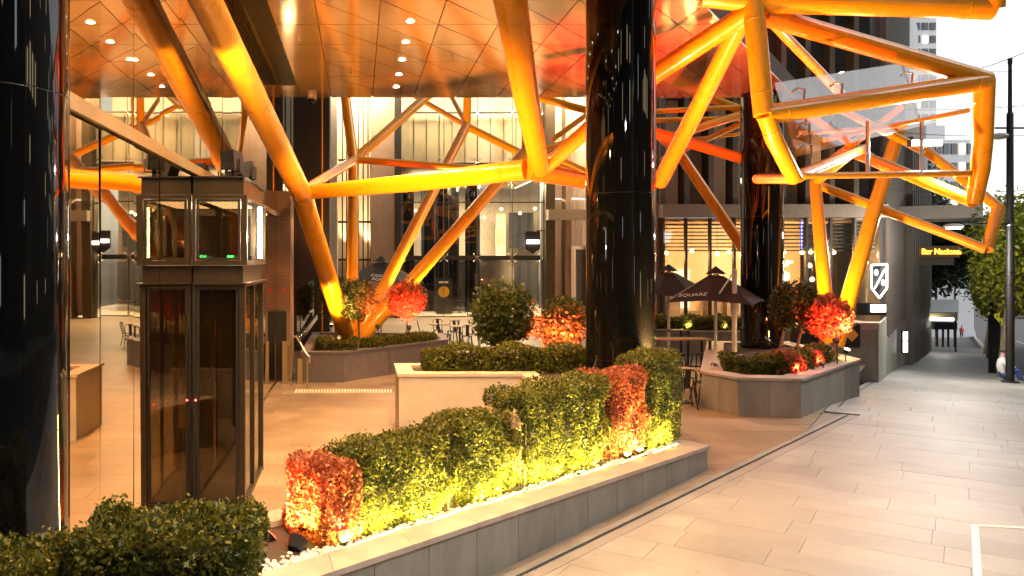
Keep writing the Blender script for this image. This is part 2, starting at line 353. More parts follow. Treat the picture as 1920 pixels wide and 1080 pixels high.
# ================================================================== SETTING
# terrain under everything
mb = MB(); SS = [-120,-60,-30,0,2,4,10,20,35,50,80,130,200,600]; TT = [-200,-60,-.5,4,15,40,300]
for a in SS:
    for b in TT:
        x, y = st(a, b); mb.v.append((x, y, (hgt(a) if b > -1 else (0 if b > -61 else hgt(a)*.0)) - .35 if b > 3 or b < -.4 else hgt(a)-.35))
for i in range(len(SS)-1):
    for j in range(len(TT)-1): n_ = len(TT); mb.f.append((i*n_+j, i*n_+j+1, (i+1)*n_+j+1, (i+1)*n_+j)[::-1])
struct(mb.build('ground', 'ground'))
# road along the street, falling away
mb = MB(); ss = list(range(-60,4,8))+[4,10,16,22,30,40,50,70,90,110,130,180,260]
for a in ss:
    for b in (3.9, 17): x, y = st(a, b); mb.v.append((x,y,hgt(a)-.13))
mb.f = [(2*i, 2*i+1, 2*i+3, 2*i+2)[::-1] for i in range(len(ss)-1)]
road = struct(mb.build('road', 'asphalt'))
mb = MB()
for a in range(-20, 120, 6):
    x0, y0 = st(a, 8.1); x1, y1 = st(a+3, 8.1); mb.add([(x0-.06,y0,hgt(a)-.124),(x0+.06,y0-.05,hgt(a)-.124),(x1+.06,y1-.05,hgt(a+3)-.124),(x1-.06,y1,hgt(a+3)-.124)], [(0,1,2,3)])
mb.build('lane_marking', 'paint_white', road)
mb = MB()
for i in range(len(ss)-1):
    a, b = ss[i], ss[i+1]
    q = [st(a,3.6), st(a,3.9), st(b,3.9), st(b,3.6)]; z = [hgt(a),hgt(a),hgt(b),hgt(b)]
    mb.add([(q[k][0],q[k][1],z[k]-.3) for k in range(4)]+[(q[k][0],q[k][1],z[k]+.004) for k in range(4)], [(4,5,6,7),(0,1,5,4),(1,2,6,5),(2,3,7,6),(3,0,4,7)])
struct(mb.build('kerb', 'kerb'))
mb = MB()
for i in range(len(ss)-1):
    a, b = ss[i], ss[i+1]; q = [st(a,17), st(a,23), st(b,23), st(b,17)]; z = [hgt(a),hgt(a),hgt(b),hgt(b)]
    mb.add([(q[k][0],q[k][1],z[k]-.3) for k in range(4)]+[(q[k][0],q[k][1],z[k]) for k in range(4)], [(4,5,6,7),(0,1,5,4),(1,2,6,5),(2,3,7,6),(3,0,4,7)])
struct(mb.build('far_pavement', 'kerb'))

# --- footpath of stone slabs, aligned to the street; plaza slabs aligned to the building
DA, DB = Vector((-3.0, 3.53)), Vector((10.1, 16.5))        # grate line, first stretch
dd = (DB-DA).normalized(); dn = Vector((dd.y, -dd.x))      # points to the street side
def slab_poly(poly):                                        # geometry of one slab, chamfered, top at z=0
    n = len(poly); i_ = inset(poly, .0016); m_ = MB()
    vs = [(p[0],p[1],-.03) for p in poly]+[(p[0],p[1],-.003) for p in poly]+[(p[0],p[1],0) for p in i_]
    fs = [tuple(range(2*n,3*n))]+[(k,(k+1)%n,(k+1)%n+n,k+n) for k in range(n)]+[(k+n,(k+1)%n+n,(k+1)%n+2*n,k+2*n) for k in range(n)]
    return vs, fs
def street_side(x, y): return (Vector((x,y))-DA).dot(dn)
def paving(name, cells, m, limit, whole):
    root = struct(thing(name, 'x', 'x')); del root['label']; del root['category']
    mb = MB(); z = [len(cells)]
    cells.sort(key=lambda c: c[0]); shared = {}; cnt = 0
    for key, poly, full, ang, slope in cells:
        cx_ = sum(p[0] for p in poly)/len(poly); cy_ = sum(p[1] for p in poly)/len(poly)
        if area2(poly) < .02: continue
        if cnt < limit and not slope:
            loc = [(p[0]-cx_, p[1]-cy_) for p in poly]
            if full and full in shared: me = shared[full]
            else:
                vs, fs = slab_poly(loc); me = bpy.data.meshes.new('slab'); me.from_pydata(vs, [], fs); me.materials.append(MAT[m])
                if full: shared[full] = me
            ob = bpy.data.objects.new('slab', me); COL.objects.link(ob); ob.parent = root; ob.location = (cx_, cy_, RNG.uniform(-.0012,.0012)); cnt += 1
        else:
            vs, fs = slab_poly(poly); mb.add([(v[0], v[1], v[2]+gz(v[0], v[1])) for v in vs], fs)
    o = mb.build('slab_field', m, root); o['kind'] = 'stuff'
    return root
cells = []
G = .0014
s = -16.0; row = 0
while s < 70:
    ds = .6 if s < 20 else 1.2; t = -6.0 - RNG.uniform(0,1.2)
    while t < 3.6:
        dt = (.9,1.2,1.5,1.8)[RNG.integers(0,4)]
        q = [(s+G,t+G),(s+ds-G,t+G),(s+ds-G,min(t+dt,3.6)-G),(s+G,min(t+dt,3.6)-G)]
        poly = [st(*p) for p in q]
        if area2(poly) < 0: poly = poly[::-1]
        full = abs(t+dt-3.6) > 1e-6 and t+dt < 3.6
        n0 = [tuple(p) for p in poly]
        mids = s+ds/2
        if mids < 0:
            c_ = dn.x*DA.x+dn.y*DA.y+.17; poly = clip(poly, -dn.x, -dn.y, -c_)
        else:
            c_ = ET.x*O2.x+ET.y*O2.y-.45; poly = clip(poly, -ET.x, -ET.y, -c_)
        if len(poly) >= 3:
            full = full and len(poly) == 4 and all((Vector(a)-Vector(b)).length < 1e-6 for a, b in zip(poly, n0))
            cxm = sum(p[0] for p in poly)/len(poly); cym = sum(p[1] for p in poly)/len(poly)
            vis = cym > 6 and abs((cxm/cym*F+CX)-960) < 1000
            cells.append(((0 if vis else 100)+cym, poly, dt if full else 0, 0, s+ds > 0))
        t += dt
    s += ds; row += 1
paving('footpath', cells, 'slab', 280, None)
cells = []; z = 3.5; row = 0
while z < 45:
    x = -3.0-(.6 if row % 2 else 0)
    while x < 17:
        poly = [(max(x,-3.0)+G,z+G),(min(x+1.2,17)-G,z+G),(min(x+1.2,17)-G,z+.6-G),(max(x,-3.0)+G,z+.6-G)]
        full = x >= -3 and x+1.2 <= 17
        n0 = list(poly); c_ = dn.x*DA.x+dn.y*DA.y-.13; poly = clip(poly, dn.x, dn.y, c_)
        if len(poly) >= 3: c2 = ET.x*O2.x+ET.y*O2.y-.47; poly = clip(poly, ET.x, ET.y, c2)
        if len(poly) >= 3:
            full = full and poly == n0
            cxm = sum(p[0] for p in poly)/len(poly); cym = sum(p[1] for p in poly)/len(poly)
            hid = (0.5 < cxm < 5.5 and 13.8 < cym < 19) or cym < 7.5 or cxm < -2.95
            cells.append(((100 if hid else 0)+cym, poly, 1.2 if full else 0, 0, False))
        x += 1.2
    z += .6; row += 1
paving('plaza_floor', [c for c in cells if min(p[0] for p in c[1]) > -3.1], 'slab_plaza', 290, None)
bed = clip([(-3,3),(20,3),(20,45.5),(-3,45.5)], ET.x, ET.y, ET.x*O2.x+ET.y*O2.y-.46)
struct(MB().add([(p[0],p[1],-.034) for p in bed], [tuple(range(len(bed)))]).build('paving_bed', 'joint'))
mb = MB()
for k in range(-28, 70):
    q = [st(k,-.46 if k >= 0 else -8), st(k,3.6), st(k+1,3.6), st(k+1,-.46 if k >= 0 else -8)]; mb.add([(q[i][0],q[i][1],hgt(k+(i > 1))-.036) for i in range(4)], [(0,1,2,3)])
struct(mb.build('footpath_bed', 'joint'))
# slot drain between plaza and footpath
dr = thing('slot_drain', 'narrow dark slot drain with steel edges along the plaza boundary', 'drain', (DA.x,DA.y,0))
for off, m_, w_ in ((-.075,'stone',.1),(.0,'black',.045),(.095,'slab',.14)):
    a = DA+dn*off; b = DB+dn*off; MB().obox(a, b, w_, -.05, .0 if m_ != 'black' else -.02).build('edge_stone' if m_ != 'black' else 'slot', m_, dr)
mb = MB()
for k in range(26):
    s0 = .9+k*1.2; s1 = s0+1.2; a = st(s0,-.30); b = st(s1,-.30); a2 = st(s0,-.255); b2 = st(s1,-.255)
    mb.add([(a[0],a[1],hgt(s0)+.004),(a2[0],a2[1],hgt(s0)+.004),(b2[0],b2[1],hgt(s1)+.004),(b[0],b[1],hgt(s1)+.004)], [(3,2,1,0)])
mb.build('slot', 'black', dr)
# white painted corner on the footpath
mk = MB(); a = at(1828,985,4800/498*1.0); p0 = (7.42,9.64); e1 = Vector((.985,-.17)); e2 = Vector((.17,-1)) * 1
for d_, l_ in ((Vector((.98,-.18)), 3.5), (Vector((-.6,-.8)), 3.5)):
    d_ = d_.normalized(); n_ = Vector((-d_.y,d_.x))*.035; q = [Vector(p0)-n_, Vector(p0)+d_*l_-n_, Vector(p0)+d_*l_+n_, Vector(p0)+n_]
    mk.add([(v.x,v.y,.004+(.003 if d_.y < -.5 else 0)) for v in q], [(0,1,2,3)])
o = mk.build('painted_line', 'paint_white'); struct(o)
# tactile warning strip
tp = thing('tactile_strip', 'row of pale raised warning bars set into the plaza floor', 'tactile strip', (-.3,19.5,0))
mb = MB()
for k in range(34):
    x = -1.55+k*.07
    for r_ in range(3): mb.box(x, x+.035, 19.25+r_*.17, 19.38+r_*.17, .001, .009)
o = mb.build('warning_bar', 'paint_white', tp); o['kind'] = 'stuff'

# --- soffit of triangular metal panels
HS = 7.85
sf = struct(thing('soffit', 'x', 'x')); del sf['label']; del sf['category']
X0, PX, Z0, PZ, ZE = -.80, 1.184, 15.81-1.493*6, 1.493, 22.95; XW = -2.15; VX = -1.66
def soffit_panel(poly):
    c_ = ET.x*O2.x+ET.y*O2.y-1.9; poly = clip(poly, ET.x, ET.y, c_); poly = clip(poly, 0, 1, ZE)
    if len(poly) < 3: return
    if area2(poly) < 0: poly = poly[::-1]
    if area2(poly) < .03: return
    poly = inset(poly, .010); cx_ = sum(p[0] for p in poly)/len(poly); cy_ = sum(p[1] for p in poly)/len(poly)
    mb = MB().prism([(p[0]-cx_,p[1]-cy_) for p in poly], 0, .03); ob = mb.build('panel', 'soffit', sf, local=True)
    ob.location = (cx_, cy_, HS); ob.rotation_euler = (RNG.uniform(-.004,.004), RNG.uniform(-.004,.004), 0)
for j in range(11):
    z0 = Z0+j*PZ; z1 = z0+PZ
    soffit_panel([(VX,z0),(X0,z0),(X0,z1),(VX,z1)])
    if z1 > 21.3: soffit_panel([(XW,max(z0,21.35)),(VX,max(z0,21.35)),(VX,z1),(XW,z1)])
    for i in range(13):
        xa = X0+i*PX; xb = xa+PX
        soffit_panel([(xa,z0),(xb,z1),(xa,z1)]); soffit_panel([(xa,z0),(xb,z0),(xb,z1)])
bp = clip([(-2.4,6),(16,6),(16,ZE-.02),(-2.4,ZE-.02)], ET.x, ET.y, ET.x*O2.x+ET.y*O2.y-1.92)
MB().prism(bp, HS+.045, HS+.5).build('backing', 'soffit_back', sf)
MB().prism(clip([(-2.4,8),(16,8),(16,ZE-1.5),(-2.4,ZE-1.5)], ET.x, ET.y, ET.x*O2.x+ET.y*O2.y-5), HS+.51, 40).build('tower_above', 'tower_dark', sf)
vt = thing('ceiling_vent', 'long dark slatted air vent set into the metal soffit', 'vent', (-1.9,15,HS))
MB().box(XW+.03,VX-.01,6.9,21.34,HS+.034,HS+.044).build('backing', 'black', vt)
for k in range(8): MB().box(XW+.05+k*.056, XW+.07+k*.056, 6.9, 21.3, HS-.004, HS+.033).build('slat', 'bronze', vt)
# downlights; off-row ones by the near hedge are unseen, added to light it
dl0 = None
DLS = [(1.0,15.57),(1.0,17.05),(1.0,18.55),(1.0,20.04),(1.0,21.46),(1.0,13.9),(1.0,12.2),(1.0,10.2),(1.0,8.2),(0.2,6.4),(-1.1,6.5),(3.0,10.6),(-.8,8),(-.8,11.2)]
for i, (x, z) in enumerate(DLS):
    if dl0 is None:
        dl0 = thing('downlight', 'small round recessed downlight glowing in the metal soffit', 'downlight', (x,z,HS), 'downlights in the soffit')
        MB().path([(0,0,-.002),(0,0,-.012)], [.10,.085], 16).build('trim_ring', 'white_metal', dl0, local=True); MB().tube((0,0,-.013),(0,0,-.018),.075,None,16).build('lens', 'glow_white', dl0, local=True); t = dl0
    else: t = copy_tree(dl0); t.location = (x,z,HS)
    lamp('SPOT', (x,z,HS-.05), 520, WARM, aim=(x,z,0), angle=125, size=.08, blend=.8)
cm = thing('dome_camera', 'small dark dome security camera under the soffit edge', 'camera', (-1.33,22.6,HS))
MB().tube((-1.33,22.6,HS-.002),(-1.33,22.6,HS-.12),.13,None,16).build('housing', 'white_metal', cm); MB().ball((-1.33,22.6,HS-.14),.11,14,8).build('dome', 'black_gloss', cm, True)
for i, (x, z) in enumerate([(-1.25,16.8),(-.2,19.6),(2.1,18),(-.1,21.8)]):
    sp = thing('sprinkler_head', 'tiny brass sprinkler head hanging from the soffit', 'sprinkler', (x,z,HS), 'sprinkler heads in the soffit')
    MB().tube((x,z,HS),(x,z,HS-.06),.012,None,8).build('stem', 'brass_post', sp); MB().tube((x,z,HS-.06),(x,z,HS-.066),.04,None,10).build('deflector', 'brass_post', sp)

# ================================================================== LEFT GLASS WALL
gw = thing('glass_curtain_wall', 'tall amber mirror-glass curtain wall beside the lift', 'glass wall', (XW,6.9,0))
zs = [5.62+.99*k for k in range(18)]
for k in range(len(zs)-1):
    for (za, zb) in ((.06,4.28),(4.44,HS-.04)):
        yc = (zs[k]+zs[k+1])/2; zc = (za+zb)/2
        mb = MB().box(-.012,.012,-(.495-.006),.495-.006,za-zc,zb-zc); ob = mb.build('pane', 'mirror_glass', gw, local=True)
        ob.location = (0, yc-6.9, zc); ob.rotation_euler = (0, RNG.uniform(-.003,.003), RNG.uniform(-.003,.003))
for k in range(len(zs)): MB().box(XW-.06,XW-.02,zs[k]-.012,zs[k]+.012,0,HS-.02).build('mullion', 'bronze', gw)
MB().box(XW-.05,XW+.06,5.6,zs[-1],4.30,4.42).build('transom_beam', 'brass_post', gw)
MB().box(XW-.6,XW-.1,5.6,zs[-1],0,HS).build('wall_core', 'dark_core', gw)
MB().box(-24,XW-.65,5.6,40,-.2,40).build('building_mass', 'tower_dark', gw)
MB().box(XW-.05,XW+.03,5.6,zs[-1],0,.055).build('sill', 'steel', gw)

# ================================================================== GLOSSY COLUMNS
def column(label, x, y, r, rings, zt=HS+.02, z0=-.03):
    t = thing('glossy_column', label, 'column', (x,y,0))
    cuts = [z0]+sorted(rings)+[zt]
    for a, b in zip(cuts[:-1], cuts[1:]):
        MB().path([(x,y,a+.004),(x,y,b-.004)], [r,r], 72, True).build('cladding_sheet', 'black_gloss', t, True)
    for z in rings: MB().path([(x,y,z-.004),(x,y,z+.004)], [r-.004,r-.004], 72).build('joint_ring', 'bronze', t, True)
    return t
column('glossy black column rising behind the nearest clipped hedge by the lift', -2.30, 4.9, .5, [1.5, 4.2])
column('glossy black column rising out of the pale rendered planter', 4.54, 13.9, .58, [1.5, 4.33])
column('glossy black column behind the grey faceted planter with red shrubs', 11.28, 22.4, .545, [.95, 4.4])

# ================================================================== ORANGE TUBES
def tubeframe(label, segs, base):
    t = thing('tubular_frame', label, 'steel frame', base)
    for sg in segs:
        pts = [at(*p[:3]) for p in sg]; rs = [p[3]*p[2]/F/2 for p in sg]
        tb_ = MB().path(pts, rs, 28).build('tube', 'orange', t, True)
        for a_, b_, r_ in ((pts[0], pts[1], rs[0]), (pts[-1], pts[-2], rs[-1])):
            d_ = (b_-a_).normalized(); q_ = a_+d_*(r_*2.2); f_ = min(1, r_*2.2/(b_-a_).length); r2 = r_+(rs[1]-r_)*f_ if a_ is pts[0] else r_+(rs[-2]-r_)*f_
            wl = MB().path([q_-d_*.014, q_-d_*.006, q_+d_*.006, q_+d_*.014], [r2*.99, r2+.006, r2+.006, r2*.99], 28, False).build('weld_seam', 'orange', t, True)
    return t
tubeframe('orange tube frame branching from the dark planter below the soffit', [
  [(655,648,25.3,33),(565,362,20,38)], [(567,366,20,39),(385,0,9.2,62),(246,-279,6.5,86)],
  [(565,362,20,25),(780,342,19,34),(985,318,17.6,39)], [(565,360,20.2,19),(664,300,27,18)],
  [(660,640,25.6,22),(663,300,27,20)], [(663,303,27,20),(648,183,27.4,19),(646,150,27.4,19)], [(664,300,27,18),(815,168,29,17)],
  [(664,299,27,14),(1000,325,26,14)], [(668,640,25.4,25),(875,235,30,18)], [(875,238,30,16),(877,150,30,14)], [(874,236,30,14),(985,292,29,15),(1120,335,28,15)],
  [(876,236,30,9),(835,160,32,8)], [(672,640,25.2,27),(985,285,28,21)], [(985,290,28,13),(982,160,28,12)], [(985,292,29,11),(1110,250,29,11)], [(1035,262,29.5,10),(1150,180,29.5,10)], [(760,170,33,9),(875,236,30.5,10)]], at(658,640,25.3))
tubeframe('orange tube frame hanging beside the planter-mounted black column', [
  [(940,-90,11.5,74),(957,0,13,63),(985,175,15.3,47),(1013,318,17.6,34)], [(985,318,17.6,39),(1100,340,19.5,27),(1180,342,20,26)],
  [(1018,318,17.6,26),(1130,218,17,30)], [(1000,180,27,15),(1130,215,26,14)], [(1030,290,28,11),(1140,340,27,11)]], at(1013,318,17.6))
tubeframe('big orange tube frame looping out over the footpath with glass canopy', [
  [(1230,-14,15,34),(1412,4,14.3,38),(1860,16,13.8,42)], [(1858,16,13.8,44),(1864,-80,13.6,44)], [(1412,18,14.3,38),(1180,170,16.6,35)],
  [(1400,20,14.4,34),(1237,342,18.8,28)], [(1412,0,14.3,38),(1432,216,14,36)], [(1432,216,14,38),(1850,152,15.4,34)], [(1430,28,14.4,38),(1850,150,15.4,33)],
  [(1436,216,14,32),(1452,262,14.1,31),(1490,336,14.5,28)], [(1490,335,14.6,20),(1420,335,18,18)], [(1488,334,14.6,24),(1620,278,17.5,16)],
  [(1495,330,14.6,12),(1818,325,15.6,12)], [(1846,154,15.4,34),(1843,260,15.6,33),(1838,320,15.7,31),(1826,380,15.9,27)],
  [(1826,378,15.9,24),(1590,282,20,20)], [(1436,30,14.5,18),(1600,200,19,16)]], at(1412,18,14.3))
tubeframe('orange tube frame with legs standing in the grey faceted planter', [
  [(1566,648,21.2,30),(1640,390,21.5,25),(1690,230,22,22)], [(1556,648,21,26),(1528,340,22.5,20)], [(1728,276,22.5,17),(1873,390,21,19)], [(1873,388,21,20),(1850,468,20.5,20)],
  [(1850,468,20.5,18),(1530,345,23.5,16)], [(1528,342,22.6,18),(1600,285,20,17)], [(1272,285,24,19),(1420,505,23.5,20)], [(1200,240,23,20),(1400,300,22.6,20)],
  [(1200,210,25,10),(1400,200,25,10)], [(1200,226,25.4,10),(1400,222,25.4,10)], [(1240,262,24.6,16),(1400,212,25,16)], [(1290,262,25.8,7),(1400,250,25.8,7)], [(1310,176,26.4,16),(1410,214,25.2,17)], [(1200,222,24,17),(1275,288,24,19)], [(1540,315,20.5,15),(1690,200,20.5,13)], [(1640,300,20,15),(1500,205,19.5,13)], [(1730,282,22,16),(1575,205,21,13)], [(1240,300,25.5,11),(1390,232,25.5,11)]], at(1560,648,21.2))
# glass canopy sheets carried by the big frame
gc = thing('glass_canopy', 'tilted clear glass canopy hung inside the big orange frame', 'glass canopy', at(1480,290,14.6))
A = at(1453,155,15.2); B = at(1690,118,17.6); D_ = at(1495,292,14.4); C_ = B+D_-A+(B-A)*-.05; E_ = B+(B-A)*.5; F_ = C_+(B-A)*.5
MB().plate([A,B,C_,D_], .02).build('pane', 'canopy_glass', gc); MB().plate([B+Vector((.03,0,0)),E_,F_,C_+Vector((.03,0,0))], .02).build('pane', 'canopy_glass', gc)
for (px, py, Z) in [(1497,170,14.7),(1568,160,15),(1700,140,15.6),(1500,215,14.4),(1506,235,14.4),(1508,255,14.4),(1510,275,14.4)]:
    p = at(px,py,Z); MB().path([p+Vector((-.12,0,-.02)),p+Vector((-.02,0,.05)),p+Vector((.1,-.02,.03)),p+Vector((.1,0,-.2))], .022, 8).build('bracket', 'steel', gc)
for px in (1627,1728):
    MB().tube(at(px,228,15.4),at(px,328,15),.035,None,10).build('hanger_rod', 'steel', gc)
MB().tube(at(1545,262,16),at(1815,207,16.5),.05,None,10).build('purlin', 'orange', gc); MB().tube(at(1500,250,16.4),at(1700,235,16.4),.045,None,10).build('purlin', 'orange', gc)
cl = thing('canopy_floodlight', 'bright white floodlight glowing behind the glass canopy', 'floodlight', at(1738,268,17))
p = at(1738,268,17); MB().box(p.x-.34,p.x+.34,p.y,p.y+.12,p.z-.07,p.z+.07).build('housing', 'black', cl); MB().box(p.x-.32,p.x+.32,p.y-.012,p.y,p.z-.055,p.z+.055).build('lens', 'glow_white', cl)
lamp('AREA', (p.x,p.y-.05,p.z), 260, WHITE, size=.6, sizey=.1, aim=(p.x-1,p.y-3,p.z-3.2))

# ================================================================== PLANTERS
def planter(name, label, poly, h, m, mcap, capw=.3, pw=.62, zt=None, z0=-.02, soilz=.12, capo=.03, edges=None):
    """poly CCW; walls of separate stone panels, mitred cap stones, soil"""
    n = len(poly); zt = zt or [h]*n; c = Vector((sum(p[0] for p in poly)/n, sum(p[1] for p in poly)/n))
    t = thing(name, label, 'planter', (c.x,c.y,z0))
    inn = inset(poly, .045); MB().prism(inn, z0, 0, [z-.1 for z in zt]).build('core', 'dark_core', t)
    MB().prism(inset(poly, capw*.8), z0, 0, [z-soilz+.07 for z in zt]).build('soil', 'soil', t)
    out = inset(poly, -capo); cin = inset(poly, capw)
    for i in range(n):
        if edges is not None and i not in edges: continue
        a, b = Vector(poly[i]), Vector(poly[(i+1)%n]); L = (b-a).length; d = (b-a)/L; nn = Vector((-d.y,d.x)); k = max(1, round(L/pw))
        for j in range(k):
            u0 = L*j/k+.004; u1 = L*(j+1)/k-.004; za = zt[i]+(zt[(i+1)%n]-zt[i])*u0/L-.055; zb = zt[i]+(zt[(i+1)%n]-zt[i])*u1/L-.055
            q = [a+d*u0, a+d*u1, a+d*u1+nn*.04, a+d*u0+nn*.04]
            MB().add([(p.x,p.y,z0) for p in q]+[(q[0].x,q[0].y,za),(q[1].x,q[1].y,zb),(q[2].x,q[2].y,zb),(q[3].x,q[3].y,za)], [(3,2,1,0),(4,5,6,7),(0,1,5,4),(1,2,6,5),(2,3,7,6),(3,0,4,7)]).build('panel', m, t)
        o0, o1 = Vector(out[i]), Vector(out[(i+1)%n]); i0, i1 = Vector(cin[i]), Vector(cin[(i+1)%n]); kc = max(1, round(L/1.0))
        for j in range(kc):
            e = .0025/max(L,.1); f0 = j/kc+e; f1 = (j+1)/kc-e; q = [o0.lerp(o1,f0), o0.lerp(o1,f1), i0.lerp(i1,f1), i0.lerp(i1,f0)]
            za = zt[i]+(zt[(i+1)%n]-zt[i])*f0; zb = zt[i]+(zt[(i+1)%n]-zt[i])*f1; zz = [za,zb,zb,za]
            MB().add([(p.x,p.y,zz[k2]-.053) for k2, p in enumerate(q)]+[(p.x,p.y,zz[k2]) for k2, p in enumerate(q)], [(3,2,1,0),(4,5,6,7),(0,1,5,4),(1,2,6,5),(2,3,7,6),(3,0,4,7)]).build('cap_stone', mcap, t)
    return t
D = Vector((.698,.716)); N_ = Vector((-.716,.698)); P1 = Vector((5.31,12.18))
def fp(s, off): p = P1-D*s+N_*off; return (p.x, p.y)
zt_ = lambda s: .374+.0536*.716*s
planter('long_planter', 'long low stone planter holding the glowing clipped hedge along the footpath', [fp(8.9,0), fp(0,0), fp(0,1.3), fp(8.9,1.3)], .4, 'stone', 'stone_cap', .3, .75, zt=[zt_(8.9),zt_(0),zt_(0)+.05,zt_(8.9)+.12])
planter('pale_planter', 'tall pale rendered planter around the black column base', [(.71,14.2),(2.9,14.2),(2.9,12.95),(5.0,12.95),(5.25,14.6),(5.25,17.6),(2.2,17.6),(2.2,15.6),(.71,15.6)], 1.18, 'stone_pale', 'stone_pale', .28, 2.6)
planter('dark_planter', 'dark basalt planter at the foot of the orange legs', [(-1.5,20.9),(-.4,20.9),(2.7,24.2),(2.7,26.2),(-1.5,26.6)], .8, 'basalt', 'basalt', .2, .9)
planter('faceted_planter', 'grey faceted stone planter with a ribbed pinkish top beside the footpath', [(7.41,17.3),(7.74,16.33),(8.93,16.16),(12.14,19.4),(12.6,23.5),(10.3,23.6)], .8, 'stone', 'stone_cap', .42, .62, z0=-.3)
planter('corner_planter', 'stone planter holding the hedge below the nearest black column', [(-2.3,3.6),(-.5,3.6),(-.5,4.36),(-2.3,4.36)], 1.0, 'stone', 'stone_cap', .15, .8)
planter('cafe_planter', 'grey planter wall with low hedge behind the black parasols', [(9.2,26.4),(13.0,26.4),(13.0,27.3),(9.2,27.3)], .85, 'stone', 'stone_cap', .2, .8)

# white pebbles and light strip in the long planter
mb = MB()
for k in range(900):
    s_ = RNG.uniform(.25,8.6); o_ = RNG.uniform(.3,.46); x, y = fp(s_, o_); r = RNG.uniform(.014,.034); mb.ball((x,y,zt_(s_)-.03+RNG.uniform(0,.02)), r, 6, 4, .7)
for k in range(350):
    s_ = RNG.uniform(7.4,8.7); o_ = RNG.uniform(.3,1.0); x, y = fp(s_, o_); r = RNG.uniform(.014,.036); mb.ball((x,y,zt_(s_)-.03+RNG.uniform(0,.02)), r, 6, 4, .7)
o = mb.build('white_pebbles', 'pebble'); o['kind'] = 'stuff'; o['label'] = 'white pebbles strewn along the foot of the glowing hedge'; o['category'] = 'pebbles'
for k in range(7):
    s0 = .35+k*1.05; s1 = s0+.85; a = fp(s0,.33); b = fp(s1,.33); mid = fp((s0+s1)/2,.34)
    ls = thing('strip_light', 'thin yellow strip light tucked inside the cap of the long planter', 'strip light', (mid[0],mid[1],zt_(s0)), 'strip lights in the long planter')
    MB().obox(a,b,.03,zt_(s0)-.02,zt_(s0)+.012).build('channel', 'steel', ls); MB().obox(a,b,.018,zt_(s0)+.013,zt_(s0)+.02).build('diffuser', 'glow_yel', ls)
    am = fp((s0+s1)/2, .62); z = zt_((s0+s1)/2)
    la = lamp('AREA', (mid[0],mid[1],z+.06), 40, YEL, size=.85, sizey=.05, aim=(am[0],am[1],z+.42))
    q = (Vector((mid[0],mid[1],z+.06))-Vector((am[0],am[1],z+.42))).normalized(); xax = Vector((D.x,D.y,0)); yax = q.cross(xax).normalized(); xax = yax.cross(q).normalized()
    la.rotation_euler = Matrix((xax,yax,q)).transposed().to_euler()
# hedge blocks of the long planter
HO = .74
def hb(label, s0, s1, z1, m, n, **k):
    zz = zt_((s0+s1)/2)-.06; return hedge(label, fp(s1, HO), D, s1-s0, .62, zz, z1, m, int(n*1.5), .037, **k)
hb('green clipped hedge block at the far end of the long planter', -.15, 1.0, 1.78, 'leaf_box', 17000)
hb('red lit clipped hedge block next to the end of the long planter', 1.0, 2.15, 1.60, 'leaf_redlit', 15000)
hb('dark green clipped hedge block between red block and dry-ended block', 2.2, 4.45, 1.62, 'leaf_box', 26000)
hb('bright green clipped hedge block with a dry cream end', 4.4, 5.7, 1.45, 'leaf_box', 18000, dry_end=True)
hb('green clipped hedge block beside the red lit shrub near the lift', 5.65, 7.2, 1.40, 'leaf_box', 20000)
hb('red and yellow lit shrub at the lift end of the long planter', 7.1, 7.62, 1.32, 'leaf_redlit', 9500)
hedge('dark green clipped hedge at the foot of the nearest black column', (-2.28,4.0), (1,0), .95, .66, .95, 1.78, 'leaf_box', 26000, .032, bumpy=.03)
hedge('taller clipped hedge block overlapping the lift base', (-1.4,4.05), (1,0), .9, .66, .95, 1.92, 'leaf_box', 26000, .032, bumpy=.03)
hedge('clipped hedge along the top of the pale rendered planter', (1.16,14.75), (1,0), 3.1, .5, 1.1, 1.60, 'leaf_box', 26000, .05)
# low uplight at the end shrub, red and yellow
EARLY = [((-.62,3.66,1.04), (-1.0,3.85,1.9)), ((-1.5,3.62,1.04), (-1.6,3.8,1.9))]  # unseen uplights added to brighten the nearest hedge
def uplight(label, p, aim, color, power, glow, r=.07, angle=80, spike=.06):
    p = Vector(p); t = thing('garden_uplight', label, 'uplight', p); d = (Vector(aim)-p).normalized()
    MB().tube(p-Vector((0,0,spike)), p, .012, None, 8).build('spike', 'black', t); MB().path([p, p+d*.10], [r*.6,r], 12).build('housing', 'black', t, True)
    MB().tube(p+d*.1005, p+d*.105, r*.88, None, 12).build('lens', glow, t); lamp('SPOT', p+d*.12, power, color, aim=aim, angle=angle, size=.04); return t
for k, (p_, a_) in enumerate(EARLY): uplight(['added unseen warm uplight at the lift end of the nearest hedge','added unseen warm uplight at the middle of the nearest hedge'][k], p_, a_, (1,.75,.42), 22, 'glow_warm', .04, 130)
x, y = fp(7.85,.55); uplight('yellow glowing round uplight before the shrub at the lift end', (x,y,zt_(8.1)), (*fp(7.35,.7),1.1), YEL, 130, 'glow_yel', .1)
x, y = fp(7.95,.85); uplight('red uplight beside the shrub at the lift end of the long planter', (x,y,zt_(8.1)), (*fp(7.3,.75),1.2), RED, 700, 'glow_red')
x, y = fp(7.4,.38); uplight('small red uplight on the pebbles under the end shrub', (x,y,zt_(7.6)), (*fp(7.35,.8),1.3), RED, 350, 'glow_red')
x, y = fp(1.5,.36); uplight('red uplight on the pebbles under the red hedge block', (x,y,zt_(1.5)), (*fp(1.6,.8),1.3), RED, 700, 'glow_red', angle=85)
x, y = fp(1.9,.36); uplight('second red uplight under the red hedge block of the long planter', (x,y,zt_(1.9)), (*fp(1.8,.8),1.5), RED, 242, 'glow_red')

